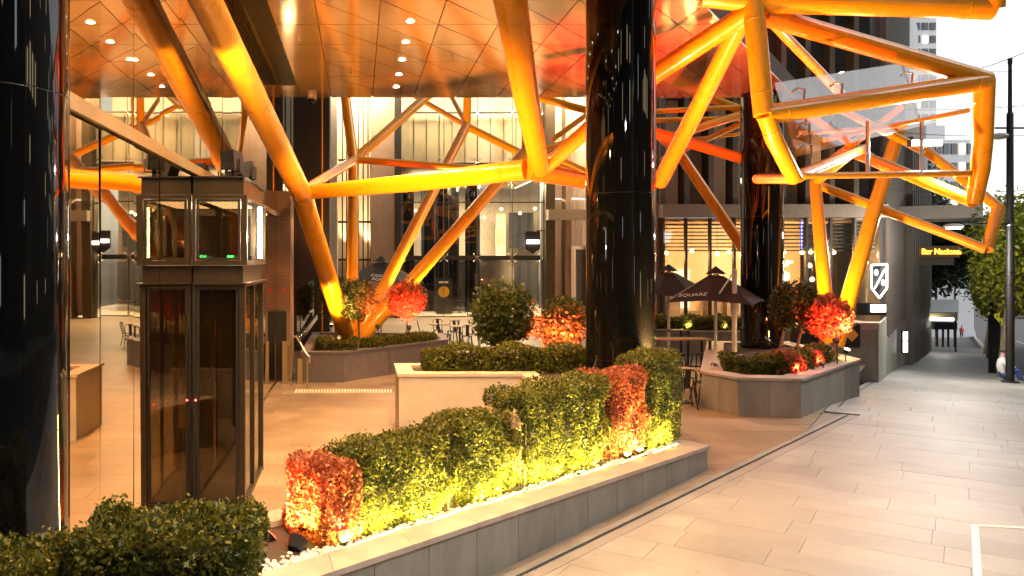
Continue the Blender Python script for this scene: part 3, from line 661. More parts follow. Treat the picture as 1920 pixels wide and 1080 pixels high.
# shrubs behind the pale planter hedge
bushball('rounded_shrub', 'round glossy green shrub with red tinged side behind the pale planter hedge', 'shrub', at(945,668,16.6), at(942,588,16.6), (.66,.62,.70), 'leaf_tree', 9000, .085, .03, trunks=2, spread=.12)
bushball('rounded_shrub', 'round shrub glowing red against the planter-mounted black column', 'shrub', at(1052,672,16.7), at(1052,607,16.7), (.55,.5,.55), 'leaf_tree', 7500, .08, .03, trunks=2, spread=.12)
uplight('red uplight between the two round shrubs of the pale planter', at(1005,664,15.9), at(1040,606,16.7), RED, 924, 'glow_red', angle=100)
uplight('red uplight at the foot of the glowing round shrub', at(1068,668,15.9), at(1060,600,16.7), RED, 572, 'glow_red', angle=90)
uplight('strong red uplight beside the planter-mounted column', (4.95,15.4,1.25), (7.6,17.5,7.8), RED, 7000, 'glow_red', angle=80, spike=.15)
uplight('strong amber uplight behind the pale planter hedge', (1.4,15.25,1.35), (1.2,17.5,7.8), AMBER, 2200, 'glow_warm', angle=85, spike=.2)
uplight('added amber fill light at the street corner of the pale planter', (4.75,13.2,1.3), (7.6,14.6,6.6), (1,.55,.16), 1500, 'glow_warm', angle=95, spike=.15)  # added fill, brightens the big tube frame from below
# planting of the dark planter
bushball('standard_tree', 'small ball-headed tree half green half red before the orange legs', 'tree', (.02,23.5,.68), at(670,562,23.5), (.62,.6,.58), 'leaf_tree', 9000, .075, .035)
bushball('standard_tree', 'small ball-headed tree lit wholly red beside the orange legs', 'tree', (1.42,23.9,.68), at(762,560,23.9), (.56,.55,.55), 'leaf_redlit', 8500, .075, .035)
bushball('dark_shrub', 'loose dark shrub behind the leftmost orange leg', 'shrub', (-.75,25.4,.68), at(630,560,25.4), (.55,.5,.7), 'leaf_tree', 5000, .08, .03)
uplight('red uplight under the half green ball-headed tree', (.55,22.75,1.25), at(690,560,23.5), RED, 700, 'glow_red', angle=70, spike=.55)
uplight('red uplight under the wholly red ball-headed tree', (1.45,23.0,1.2), at(762,560,23.9), RED, 900, 'glow_red', angle=85, spike=.5)
uplight('amber uplight shining up the orange legs', (-.55,22.4,.95), at(650,420,24.5), (1,.42,.12), 500, 'glow_warm', angle=80)
uplight('added amber fill light behind the orange legs aimed at the rear struts', (1.6,25.6,1.0), at(860,260,29), (1,.55,.18), 1600, 'glow_warm', angle=85, spike=.3)  # amber fill added to brighten the rear tubes
uplight('added amber fill light at the back of the dark planter', (-.9,26.0,1.0), at(655,250,27), (1,.45,.12), 900, 'glow_warm', angle=80, spike=.3)  # second added amber fill for the rear tubes
uplight('small warm uplight among the dark planter hedge', (-.62,22.2,.86), (-.4,24,3), WARM, 60, 'glow_warm')
hedge('dark low hedge at the corner of the dark planter', (-1.15,21.5), (1,0), 1.1, .6, .7, 1.08, 'leaf_box', 5000, .06)
hedge('low glowing hedge along the slanting edge of the dark planter', (.1,21.85), (2.7,2.95), 3.1, .5, .7, 1.02, 'leaf_box', 11000, .06)
for k in range(3):
    f = (k+.5)/3; p = Vector((.35+2.4*f, 21.78+2.62*f)); uplight('yellow spotlight at the edge of the dark planter hedge', (p.x,p.y,.80), (p.x-.35,p.y+.4,1.0), YEL, 26, 'glow_yel', .04, 120)['group'] = 'yellow spotlights in the dark planter'
# planting of the faceted planter
hedge('low dark hedge at the near corner of the faceted planter', (7.95,17.6), (1.3,-.55), 1.3, .5, .7, 1.12, 'leaf_box', 7000, .055)
e = Vector((3.2,3.24)).normalized(); b0 = Vector((9.0,16.95))
for k, (m_, lb) in enumerate([('leaf_redlit','low red hedge clump nearest the corner of the faceted planter'),('leaf_box','low green hedge clump between two red clumps'),('leaf_redlit','low red hedge clump in the middle of the faceted planter edge'),('leaf_box','low green hedge clump before the orange leg'),('leaf_dry','low yellow lit hedge clump at the far end of the faceted planter')]):  # red and yellow light on these clumps put into leaf colour
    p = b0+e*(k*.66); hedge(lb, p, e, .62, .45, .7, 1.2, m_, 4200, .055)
bushball('multi_stem_tree', 'rounded glossy green tree on slim stems beside the rearmost black column', 'tree', (10.55,19.8,.68), at(1490,576,19.8), (.56,.55,.62), 'leaf_tree', 9000, .085, .035, trunks=3, spread=.3)
bushball('multi_stem_tree', 'red lit tree on pale slim stems before the orange leg', 'tree', (11.25,19.3,.68), at(1550,594,19.3), (.5,.5,.5), 'leaf_redlit', 9500, .085, .03, trunks=4, spread=.28)
uplight('red uplight under the red lit tree of the faceted planter', (11.0,18.4,1.3), at(1548,590,19.3), RED, 480, 'glow_red', angle=85, spike=.6)
uplight('red uplight among the low hedge clumps of the faceted planter', (9.15,16.75,.86), (9.6,17.6,1.1), RED, 154, 'glow_red', .04, 130)
uplight('second red uplight among the low hedge clumps of the faceted planter', (10.3,17.75,.86), (10.2,18.4,1.2), RED, 154, 'glow_red', .04, 130)
uplight('added amber fill light near the strip light aimed at the street loop', (11.5,18.9,1.0), at(1740,330,17), (1,.6,.22), 1100, 'glow_warm', angle=90, spike=.2)  # added fill to brighten the tubes over the footpath
uplight('amber uplight at the foot of the legs in the faceted planter', (10.9,20.2,.85), at(1600,450,21.3), (1,.5,.14), 1300, 'glow_warm', angle=75)
sl = thing('strip_light', 'white strip light glowing on top of the faceted planter end', 'strip light', (11.6,19.9,.8)); a = (11.45,19.45); b = (11.85,20.3)
MB().obox(a,b,.05,.805,.83).build('channel', 'steel', sl); MB().obox(a,b,.035,.831,.84).build('diffuser', 'glow_white', sl); lamp('POINT', (11.6,19.8,1.0), 25, YEL, size=.1)
hedge('low hedge topping the cafe planter wall', (9.3,26.85), (1,0), 3.6, .55, .76, 1.3, 'leaf_box', 9000, .08)
for k in range(3): uplight('yellow spotlight under the cafe planter hedge', (9.8+1.2*k,26.5,.88), (9.8+1.2*k,27,1.2), YEL, 40, 'glow_yel', .04, 130)['group'] = 'yellow spotlights in the cafe planter'

# ================================================================== LIFT
LX0, LX1, LY0, LY1 = -2.13, -1.41, 10.2, 12.3
lt = thing('platform_lift', 'bronze framed glazed platform lift standing against the mirror glass', 'lift', ((LX0+LX1)/2, LY0, 0))
def frame_faces(z0, z1, grow, panes, pw=.075, glassm='smoke_glass'):
    x0, x1, y0, y1 = LX0, LX1-.05+grow, LY0+.05-grow, LY1-.05+grow
    for (x, y) in ((x1-pw,y0),(x1-pw,y1-pw)): MB().box(x,x+pw,y,y+pw,z0,z1).build('post', 'bronze', lt)
    for y in (y0, y1-pw): MB().box(x0,x0+.035,y-.01,y+pw,z0,z1).build('wall_post', 'black', lt)
    for (za, zb) in ((z0,z0+.06),(z1-.05,z1)):
        MB().box(x0+.036,x1-pw-.001,y0+.004,y0+pw-.01,za,zb).build('rail', 'bronze', lt); MB().box(x0+.036,x1-pw-.001,y1-pw+.01,y1-.004,za,zb).build('rail', 'bronze', lt)
        MB().box(x1-pw+.01,x1-.004,y0+pw+.001,y1-pw-.001,za,zb).build('rail', 'bronze', lt)
    a, b = x0+.05, x1-pw-.015
    MB().box(a,b,y0+.03,y0+.038,z0+.065,z1-.055).build('pane', glassm, lt)
    for bb in ((a,a+.03,z0+.065,z1-.055),(b-.03,b,z0+.065,z1-.055),(a+.031,b-.031,z0+.065,z0+.095),(a+.031,b-.031,z1-.085,z1-.055)): MB().box(bb[0],bb[1],y0+.012,y0+.046,bb[2],bb[3]).build('pane_frame', 'black', lt)
    MB().add([(a,y0+.05,z0+.07),(b,y0+.05,z0+.07),(b,y0+.05,z1-.06),(a,y0+.05,z1-.06)], [(0,1,2,3)]).build('wire_screen', 'wire_mesh', lt)
    ym = (y0+y1)/2
    for (c, d) in ((y0+pw+.02,ym-.04),(ym+.04,y1-pw-.02)):
        MB().box(x1-.045,x1-.037,c,d,z0+.065,z1-.055).build('pane', 'clear_glass', lt)
    MB().box(x1-.07,x1-.006,ym-.035,ym+.035,z0+.062,z1-.052).build('post', 'bronze', lt)
    MB().box(a,b,y1-.04,y1-.03,z0+.07,z1-.06).build('pane', glassm, lt)
frame_faces(0, 2.90, .0, 2)
MB().box(LX0,LX1-.08,LY0+.08,LY1-.08,2.905,3.125).build('waist_band', 'bronze', lt)
MB().box(LX0,LX1-.0,LY0+.0,LY1-.0,2.885,2.904).build('ledge', 'bronze', lt)
frame_faces(3.13, 4.03, .03, 2)
MB().box(LX0,LX1-.07,LY0+.07,LY1-.05,4.035,4.25).build('roof_box', 'bronze', lt); MB().box(LX0,LX1-.03,LY0+.03,LY1-.02,4.251,4.27).build('roof_plate', 'black', lt)
MB().box(LX0+.04,LX1-.14,LY0+.14,LY1-.14,.02,.05).build('floor', 'black', lt)
MB().box(LX0+.06,LX1-.34,LY1-.4,LY1-.2,.06,2.87).build('car_wall', 'bronze', lt); MB().box(LX0+.06,LX1-.16,LY1-.42,LY1-.41,.06,.7).build('kick_panel', 'black', lt)
MB().box(LX0+.0,LX0+.06,LY0-.0,LY0+.035,1.22,1.4).build('lock_box', 'black', lt); MB().ball((LX0+.05,LY0-.005,1.41),.012,8,6).build('indicator_light', 'glow_red', lt)
MB().box(-1.98,-1.88,LY1-.3,LY1-.28,3.20,3.27).build('exit_light', 'glow_green', lt)
MB().box(-1.42,-1.395,LY0+.78,LY0+.84,3.2,3.95).build('lamp_bracket', 'bronze', lt); MB().tube((-1.365,LY0+.81,3.22),(-1.365,LY0+.81,3.92),.03,None,12).build('lamp_tube', 'glow_white', lt, True); MB().box(LX0+.1,LX1-.16,LY0+.3,LY1-.3,3.965,3.975).build('ceiling_light', 'glow_soft', lt)
lamp('POINT', (-1.3,LY0+.8,3.5), 60, WARM2, size=.03)
def flood(label, p, rz, tilt):
    t = thing('roof_floodlight', label, 'floodlight', p, 'floodlights on the lift roof', rz); t.scale = (1.15,1.15,1.15)
    MB().box(-.02,.02,-.02,.02,0,.12).build('stand', 'black', t, local=True); MB().box(-.11,-.1,-.03,.03,.06,.2).box(.1,.11,-.03,.03,.06,.2).box(-.11,.11,-.03,.03,.05,.06).build('yoke', 'black', t, local=True)
    mb = MB(); mb.add([(-.095,-.1,.08),(.095,-.1,.08),(.095,-.1,.30),(-.095,-.1,.30),(-.07,.1,.11),(.07,.1,.11),(.07,.1,.26),(-.07,.1,.26)], [(0,1,2,3),(7,6,5,4),(0,4,5,1),(1,5,6,2),(2,6,7,3),(3,7,4,0)]).build('body', 'black', t, local=True).rotation_euler = (tilt,0,0)
    MB().box(-.08,.08,-.104,-.101,.095,.285).build('front_lens', 'window_dark', t, local=True).rotation_euler = (tilt,0,0)
lamp('SPOT', (-1.30,10.25,4.75), 170, (1,.6,.25), aim=(-1.72,11.6,6.0), angle=110, size=.08)
flood('large black floodlight at the open corner of the lift roof', (-1.62,10.36,4.27), -.5, .1); flood('tilted black floodlight on the open side of the lift roof', (-1.52,11.3,4.27), -1.1, .4); flood('small black floodlight at the back of the lift roof by the mirror wall', (-1.95,11.8,4.27), .3, 0)

# ================================================================== STAIR CORNER: pillar, posts, handrail, glass guard
pl = thing('timber_pillar', 'tall brown slatted pillar with a dark recess near the handrail', 'pillar', (-2.35,21.2,0))
pm = [(-2.5,21),(-1.8,21),(-1.75,21.5),(-2.5,21.5)]
MB().prism(pm, 0, 5.0).build('core', 'wall_brown', pl)
for k in range(34): MB().box(-2.52,-1.79,20.975,20.998,1.9+k*.092,1.975+k*.092).build('slat', 'timber', pl)
MB().box(-2.25,-1.9,20.97,20.998,.05,1.85).build('recess_panel', 'black', pl); MB().box(-1.99,-1.92,20.966,20.974,2.35,2.45).build('hydrant_mark', 'sign_red', pl)
for i, (px, top) in enumerate([(509,640),(534,640),(562,672)]):
    x = (px-CX)*20.6/F; z1 = 3.2-(top-487)*20.6/F
    o = thing('guard_post', ['brass coloured flat post nearest the mirror glass by the stair','brass coloured flat post between pillar and handrail','short brass coloured flat post at the low end of the handrail'][i], 'post', (x,20.6,0), 'posts by the stair')
    MB().box(x-.06,x+.06,20.58,20.62,0,z1).build('upright', 'brass_post', o); MB().box(x-.09,x+.09,20.55,20.65,0,.015).build('base_plate', 'steel', o)
hr = thing('handrail', 'stainless steel stair handrail sloping down to a curled end', 'handrail', (-1.6,20.5,0))
MB().path([at(541,648,20.4),at(541,636,20.4),at(548,630,20.4),at(556,632,20.4),at(575,664,20.0),at(580,668,20.0),at(580,680,20.0)], .028, 10).build('rail', 'steel', hr, True)
for px, py, Z in ((546,632,20.4),(576,664,20.0)): p = at(px,py,Z); MB().tube((p.x,p.y,0),(p.x,p.y,p.z),.02,None,8).build('upright', 'steel', hr)
gg = thing('glass_guard', 'sloping frameless glass guard panel behind the handrail', 'glass guard', at(570,640,22.5)); a = [at(556,640,23),at(588,590,25),at(588,522,25),at(556,545,23)]
MB().plate(a,.015).build('pane', 'smoke_glass', gg); MB().plate([at(556,648,22.95),at(592,598,25),at(592,588,25),at(556,638,22.95)],.06).build('base_channel', 'steel', gg)

# ================================================================== LOBBY BUILDING (behind the plaza)
ZB = 45.0; sc = F/ZB
def fx(px): return (px-CX)/sc
def fz(py): return CH-(py-CY)/sc
lb = thing('lobby_building', 'tall glass fronted lobby building glowing warm behind the plaza', 'building', (3,ZB,0))
MB().box(fx(420),fx(1100),ZB-.4,58,-.03,.0).build('lobby_floor', 'floor_lobby', lb)
MB().box(fx(420),fx(1110),58,58.3,0,14).build('back_wall', 'panel_grey', lb)
MB().box(fx(745),fx(1018),49.5,57.9,3.2,3.45).build('mezzanine_slab', 'black', lb); MB().box(fx(745),fx(1018),ZB+.6,ZB+.9,3.18,3.44).build('mezzanine_beam', 'black', lb)
for k in range(7): MB().box(fx(750),fx(1016),ZB+1+k*1.1,ZB+1.9+k*1.1,7.95,8.0).build('ceiling_baffle', 'wall_warm', lb)
for k in range(4): MB().box(fx(780)+k*2.0,fx(780)+k*2.0+1.4,ZB+2,ZB+9,8.02,8.04).build('ceiling_light', 'glow_soft', lb)
MB().box(fx(745),fx(1020),ZB+.3,ZB+.5,8.7,11.45).build('upper_panel_wall', 'panel_grey', lb)
MB().box(fx(745),fx(1020),ZB+.5,ZB+6,8.4,8.69).build('upper_slab', 'wall_brown', lb)
MB().box(fx(740),fx(1020),ZB+3,ZB+3.1,11.5,14.5).build('upper_back_wall', 'glow_wall', lb)  # lamplit cream of this wall comes from its own glow
for k, px in enumerate([770,818,842,868,905]): MB().path([(fx(px),49+(k%2)*1.3,0),(fx(px),49+(k%2)*1.3,7.9)], [.46,.46], 32).build('inner_column', 'black_gloss', lb, True)
for px0, px1, z0, z1, m_ in ((930,948,3.5,6.4,'wall_warm'),(800,818,3.6,5.6,'glow_wall'),(955,1000,4.0,6.5,'window_dark'),(930,945,4.2,5.4,'glow_wall'),(965,1010,.3,3.0,'window_dark'),(690,735,0,9,'wall_brown')):
    MB().box(fx(px0)*56/45,fx(px1)*56/45,56.0 if px0 != 690 else 45.2,56.3 if px0 != 690 else 46,z0,z1).build('inner_panel', m_, lb)
cols = [752,832,895,960,1018]
for a, b in zip(cols[:-1], cols[1:]):
    for z0, z1 in ((.05,3.1),(3.5,8.6),(8.75,11.4),(11.5,14)): MB().box(fx(a)+.02,fx(b)-.02,ZB,ZB+.02,z0,z1).build('pane', 'clear_glass', lb)
for a in cols:
    MB().box(fx(a)-.015,fx(a)+.015,ZB-.14,ZB-.01,.05,14).build('glass_fin', 'bronze', lb)
    for z in (3.3,8.7,11.45,7.6):
        mb = MB()
        for sx in (-1,1):
            for sz in (-1,1): mb.tube((fx(a),ZB-.05,z),(fx(a)+sx*.2,ZB-.02,z+sz*.2),.02,None,6).ball((fx(a)+sx*.2,ZB-.03,z+sz*.2),.045,8,6)
        mb.build('spider_fitting', 'steel', lb)
for k in range(12): x = fx(752)+(fx(1018)-fx(752))*k/11; MB().box(x-.012,x+.012,ZB+.27,ZB+.299,8.72,11.43).build('panel_seam', 'black', lb)
MB().box(fx(745),fx(1020),ZB-.05,ZB+.25,8.42,8.66).build('edge_beam', 'black', lb); MB().box(fx(745),fx(1020),ZB-.03,ZB+.05,11.42,11.52).build('transom', 'black', lb); MB().box(fx(745),fx(1020),ZB-.03,ZB+.05,6.4,6.46).build('transom', 'black', lb)
for k, (px, py) in enumerate([(780,395),(812,402),(855,388),(908,408),(940,392),(975,400),(1003,391)]): MB().ball(at(px,py,50+k%3),.09,10,8).build('globe_lamp', 'glow_warm', lb, True)
for k in range(5): MB().box(fx(770)+k*1.6,fx(770)+k*1.6+1.0,55.5,55.9,.01,1.2+.5*(k%2)).build('counter', 'wall_brown', lb)
# left bays
MB().box(fx(612),fx(634),ZB-2,ZB+1,0,14).build('pier', 'stone_pale', lb); MB().box(fx(696),fx(740),ZB-1,ZB+1,0,14).build('pier', 'wall_brown', lb); MB().box(fx(738),fx(750),ZB-1.2,ZB+1,0,14).build('pier', 'black', lb)
MB().box(fx(634),fx(696),ZB+.8,ZB+1,0,14).build('bay_wall', 'wall_warm', lb)
for py in (300,416,487): MB().box(fx(634),fx(696),ZB,ZB+.15,fz(py)-.06,fz(py)+.06).build('transom', 'bronze', lb)
for px in (642,650,672,681,690): MB().box(fx(px)-.04,fx(px)+.04,ZB+.02,ZB+.13,0,14).build('mullion', 'bronze', lb)
lamp('SPOT', (fx(692),ZB+.3,fz(478)), 700, WARM2, aim=(fx(692),ZB+.9,9), angle=55, size=.1); lamp('SPOT', (fx(650),ZB+.2,fz(480)), 400, WARM2, aim=(fx(655),ZB+.9,9), angle=60, size=.1)
# right bays with curtains
for a, b, m_ in ((1019,1036,'bronze'),(1056,1066,'wall_brown')): MB().box(fx(a),fx(b),ZB-.6,ZB+.6,0,14).build('pier', m_, lb)
for a, b in ((1036,1056),(1066,1105)):
    for z0, z1 in ((.1,6.6),(6.7,9.4),(9.5,14)):
        mb = MB(); n_ = 14; xs = np.linspace(fx(a),fx(b),n_*2)
        for k in range(len(xs)-1): mb.add([(xs[k],ZB+.3+.05*(k%2),z0),(xs[k+1],ZB+.3+.05*((k+1)%2),z0),(xs[k+1],ZB+.3+.05*((k+1)%2),z1),(xs[k],ZB+.3+.05*(k%2),z1)], [(0,1,2,3)])
        mb.build('curtain', 'curtain', lb)
MB().box(fx(1019),fx(1110),ZB-1.2,ZB-.62,fz(414),fz(395)).build('door_canopy', 'fascia', lb); MB().box(fx(1063),fx(1100),ZB-.9,ZB-.62,0,fz(462)).build('door_surround', 'steel', lb); MB().box(fx(1072),fx(1100),ZB-.95,ZB-.905,0,fz(468)).build('door', 'window_dark', lb)
for x in (fx(790),fx(860),fx(930),fx(1000)): lamp('AREA', (x,ZB+5,7.9), 900, WARM2, size=3, aim=(x,ZB+5,0))
lamp('AREA', (fx(880),ZB-1.0,13.5), 1300, WARM2, size=8, sizey=1, aim=(fx(880),ZB+2,6)); lamp('AREA', (fx(1060),ZB-2.0,13.5), 1100, WARM2, size=3, sizey=1, aim=(fx(1060),ZB+1,5))
lamp('AREA', (fx(670),ZB-2.0,13.5), 1100, WARM2, size=3, sizey=1, aim=(fx(670),ZB+1,5))
# black pillar and the lit bay at the end of the mirror wall
bpz = thing('black_pillar', 'broad matt black square pillar beside the glowing bay', 'pillar', (-1.66,28.6,0))
MB().box(-2.3,-1.28,28,29.2,0,12).build('shaft', 'black', bpz); MB().box(-1.279,-1.03,28.15,29.2,0,12).build('side_panel', 'black', bpz); MB().box(-1.3,-1.26,27.985,27.999,0,12).build('edge_reflection', 'orange', bpz)  # thin orange strip stands for a reflection along the pillar edge
bay = thing('curtained_bay', 'glowing curtained glass bay at the end of the mirror wall', 'building', (-3.2,29.4,0))
MB().box(-4.6,-2.35,30.6,30.7,0,12).build('back_wall', 'wall_warm', bay)
for x in (-3.5,-3.2,-2.95,-2.7,-2.5): MB().box(x-.02,x+.02,29.4,29.5,0,12).build('mullion', 'bronze', bay)
for z in (3.0,4.6,6.5): MB().box(-4,-2.4,29.42,29.48,z-.04,z+.04).build('transom', 'bronze', bay)
MB().box(-4,-2.4,29.44,29.455,0,12).build('pane', 'clear_glass', bay); MB().tube((-3.2,30.2,3.2),(-2.6,30.2,3.2),.04,None,8).build('lamp_tube', 'glow_warm', bay)
lamp('AREA', (-3.0,30.1,3.4), 120, WARM2, size=1, sizey=.2, aim=(-3,30.5,8)); lamp('AREA', (-3.0,30.1,6.0), 120, WARM2, size=1, sizey=.2, aim=(-3,30.5,2))

# ================================================================== DARK CORNER BUILDING
cb = thing('corner_building', 'dark finned corner building with a glowing shopfront', 'building', (14,31,0))
ZS = 28.0
def gx(px): return (px-CX)*ZS/F
def gh(py): return CH-(py-CY)*ZS/F
XR = 18.2; XL = 10.6
MB().box(XL,XR,33,33.2,-.3,4.65).build('shop_back_wall', 'wall_warm', cb); MB().box(XL,XR,ZS+.1,33,-.05,.0).build('shop_floor', 'table_wood', cb); MB().box(XL,XR,ZS+.1,33,4.6,4.66).build('shop_ceiling', 'wall_brown', cb)
MB().box(XL-.1,XR+.1,ZS-.35,ZS+.1,4.67,5.12).build('fascia', 'fascia', cb)
nb = 9
for k in range(nb):
    a = XL+(XR-XL)*k/nb; b = XL+(XR-XL)*(k+1)/nb
    MB().box(a+.04,b-.04,ZS,ZS+.02,.05,4.6).build('pane', 'clear_glass', cb); MB().box(a-.04,a+.04,ZS-.05,ZS+.09,0,4.66).build('mullion', 'black', cb)
    if k < nb:
        m_ = 'curtain' if k in (0,2,3,6) else ('wall_brown' if k in (1,5) else 'window_dark'); mb = MB(); xs = np.linspace(a+.14,b-.14,17)
        for q in range(16): mb.add([(xs[q],ZS+.35+.04*(q%2),5.14),(xs[q+1],ZS+.35+.04*((q+1)%2),5.14),(xs[q+1],ZS+.35+.04*((q+1)%2),8.9),(xs[q],ZS+.35+.04*(q%2),8.9)], [(0,1,2,3)])
        mb.build('curtain', m_, cb)
    MB().box(a-.09,a+.09,ZS-.1,ZS+.5,5.13,16).build('pilaster', 'fin', cb); MB().box(a+.12,b-.12,ZS+.3,ZS+.4,9.0,12.0).build('upper_window', 'window_dark', cb); MB().box(a+.1,b-.1,ZS+.1,ZS+.5,8.85,8.99).build('spandrel', 'fin', cb)
for k in range(9): MB().box(XL+.05,XR-.05,ZS+.12,ZS+.2,3.5+k*.13,3.545+k*.13).build('louvre_blade', 'black', cb)
MB().box(XL,XR,ZS+1,ZS+1.2,5.13,16).build('upper_wall', 'tower_dark', cb)
for a, b, z0, z1 in ((11.2,12.2,1.4,2.3),(13.0,13.6,1.2,2.8),(14.4,15.6,1.6,2.4),(16.6,17.4,1.3,2.9)): MB().box(a,b,32.9,32.98,z0,z1).build('back_bar_light', 'glow_wall', cb)
for k in range(9): MB().box(XL+.4+k*.8,XL+.9+k*.8,32.6,32.98,.0,1.1+.5*(k%3)).build('back_shelf', 'wall_brown', cb)
MB().obox((XL,28.1),(12.7,44.2),.3,-.1,14).build('side_wall', 'wall_brown', cb)
for k in range(8): a = Vector((XL-.17,28.3)).lerp(Vector((12.53,44)),k/8+.02); b = Vector((XL-.17,28.3)).lerp(Vector((12.53,44)),k/8+.09); MB().obox(a,b,.06,.2,13).build('side_curtain', 'curtain', cb)
ZF0 = .65; e0 = Vector((18.35,28.0)); L_ = 12.0
MB().prism([(e0.x,e0.y),tuple(e0+ES*30),tuple(e0+ES*30-ET*3),(e0.x-1.6,e0.y+4.6)][:3], -4, 0.0, [ZF0]*3).build('stone_base', 'stone', cb)
for k in range(12):
    a = e0+ES*(k*1.0+.01)+ET*.03; b = e0+ES*(k*1.0+.99)+ET*.03; MB().obox(a,b,.05,-2.6,ZF0-.01).build('base_panel', 'stone', cb)
MB().prism([(e0.x+.2,e0.y+.5),tuple(e0+ES*30),tuple(e0+ES*30-ET*6),(XR+.3,ZS+1.2)], ZF0+.001, 18).build('street_wall', 'tower_dark', cb)
for k in range(40):
    p = e0+ES*(k*.42+.02)+ET*.05; q = e0+ES*(k*.42+.12)+ET*.05; MB().obox(p,q,.1,ZF0-.15-.1*(k%3 == 0),17.8).build('fin', 'fin', cb)
# high dark storeys
for k in range(6):
    MB().box(XR-5.4+k*.9,XR-4.7+k*.9,ZS-.03,ZS+.3,12.2,15.8).build('upper_window', 'window_dark', cb)
MB().box(XL,22,ZS+2.6,ZS+3.0,16,30).build('tower_wall', 'tower_dark', cb)
# street canopy of the corner building
q0 = e0+ES*7.5; MB().prism([tuple(q0),tuple(q0+ET*2.9),tuple(q0+ET*2.9+ES*3.5),tuple(q0+ES*3.5)], 4.9, 5.45).build('street_canopy', 'fascia', cb)
nb_ = thing('blue_neon', 'thin vertical blue neon line behind the shop louvres', 'neon light', at(1503,466,28.6)); MB().tube(at(1503,466,28.6),at(1503,414,28.6),.022,None,8).build('tube', 'glow_blue', nb_); MB().box(at(1503,466,28.6).x-.03,at(1503,466,28.6).x+.03,28.63,28.66,3.55,4.6).build('holder', 'black', nb_)
# pendant bulbs in the shop
pb0 = None
for (px, py) in [(1297,470),(1367,472),(1345,476),(1470,472),(1504,473),(1520,472),(1549,474),(1563,473),(1518,498),(1523,524),(1556,500),(1440,480),(1250,474)]:
    p = at(px,py,29.2)
    if p.x > XR-.2: continue
    if pb0 is None:
        pb0 = thing('pendant_bulb', 'bare glowing bulb hanging inside the shopfront', 'pendant lamp', p, 'bulbs hanging in the shopfront')
        MB().ball((0,0,0),.075,12,8).build('bulb', 'glow_warm', pb0, True, local=True); MB().tube((0,0,.075),(0,0,.13),.03,None,8).build('socket', 'brass_post', pb0, local=True); MB().tube((0,0,.13),(0,0,1.6),.006,None,5).build('cord', 'black', pb0, local=True)
    else: t = copy_tree(pb0); t.location = p
    lamp('POINT', p+Vector((0,.12,-.1)), 60, WARM, size=.08)
for (px, py) in [(1613,499),(1624,492)]:
    p = at(px,py,25.8); t = thing('wall_bulb', 'bare glowing bulb on the angled glass beside the lit shield sign', 'lamp', p, 'bulbs beside the lit shield'); MB().ball(p,.06,12,8).build('bulb', 'glow_warm', t, True); MB().tube(p,p+Vector((.2,.5,.05)),.012,None,6).build('arm', 'black', t)
    lamp('POINT', p+Vector((-.1,-.1,0)), 30, WARM2, size=.06)
# lit shield sign, small lit sign, stone block with black sign
sg = thing('shield_sign', 'white neon shield outline with a slash and two dots', 'sign', at(1648,530,27.4))
Zs = 27.4; pts = [at(x,y,Zs) for x, y in ((1634,497),(1663,495),(1663,540),(1649,559),(1634,540),(1634,497))]
MB().plate([p+Vector((0,.1,0)) for p in pts[:5]], .03).build('backing', 'black', sg)
for a, b in zip(pts[:-1], pts[1:]): MB().tube(a,b,.028,None,8).build('neon_tube', 'glow_sign', sg)
MB().tube(at(1640,541,Zs),at(1659,505,Zs),.025,None,8).build('neon_slash', 'glow_sign', sg); MB().ball(at(1643,511,Zs),.055,10,8,2.0).build('neon_dot', 'glow_sign', sg, True); MB().ball(at(1656,530,Zs),.05,10,8,2.0).build('neon_dot', 'glow_sign', sg, True)
lamp('POINT', at(1648,525,25.2), 12, WHITE, size=.2)
s2 = thing('fascia_sign', 'black sign board with a small bright white lettered panel', 'sign', at(1635,580,25.4)); a = at(1607,568,25.4); b = at(1663,591,25.4)
MB().box(a.x,b.x,25.42,25.5,b.z,a.z).build('board', 'black', s2); a = at(1633,571,25.4); b = at(1661,585,25.4); MB().box(a.x,b.x,25.40,25.418,b.z,a.z).build('lit_panel', 'glow_sign', s2)
for k in range(5): c_ = at(1638+k*4.5,576,25.39); MB().box(c_.x-.025,c_.x+.025,25.39,25.398,c_.z-.03,c_.z+.03).build('letter', 'black', s2)
MB().tube(at(1625,568,25.46),at(1625,540,26.4),.02,None,6).build('bracket', 'black', s2)
sb = thing('stone_block', 'stone clad block with black panel wall at the corner building foot', 'wall', (15,24.6,0))
pol = [(13.2,24.6),(15.9,24.6),(18.2,27.9),(17.6,27.9),(13.2,27.2)]; MB().prism(pol, -2, 1.05).build('core', 'stone', sb)
for k in range(3):
    for (z0, z1) in ((-1.6,-.55),(-.54,.5)): MB().box(13.2+k*.9+.004,13.2+k*.9+.896,24.56,24.6,z0,z1).build('panel', 'stone', sb)
MB().box(15.35,15.9,24.55,24.599,.505,1.24).build('panel', 'stone', sb); MB().box(15.35,15.95,24.54,27.2,1.051,1.26).build('cap_stone', 'stone_cap', sb)
for k in range(2): MB().obox(Vector((15.94,24.6)).lerp(Vector((18.3,27.8)),k/2+.003),Vector((15.94,24.6)).lerp(Vector((18.3,27.8)),(k+1)/2-.003),.06,-2,1.2).build('side_panel', 'stone', sb)
s3 = thing('bank_sign', 'black sign panel with a gold diamond and white letters', 'sign', (14.4,24.5,.5)); MB().box(13.25,15.34,24.48,24.555,.52,1.2).build('board', 'black', s3)
c_ = at(1598,628,24.47); MB().plate([(c_.x,24.475,c_.z+.21),(c_.x-.19,24.475,c_.z-.02),(c_.x-.01,24.475,c_.z-.21),(c_.x+.19,24.475,c_.z)], .012).build('diamond', 'gold', s3)
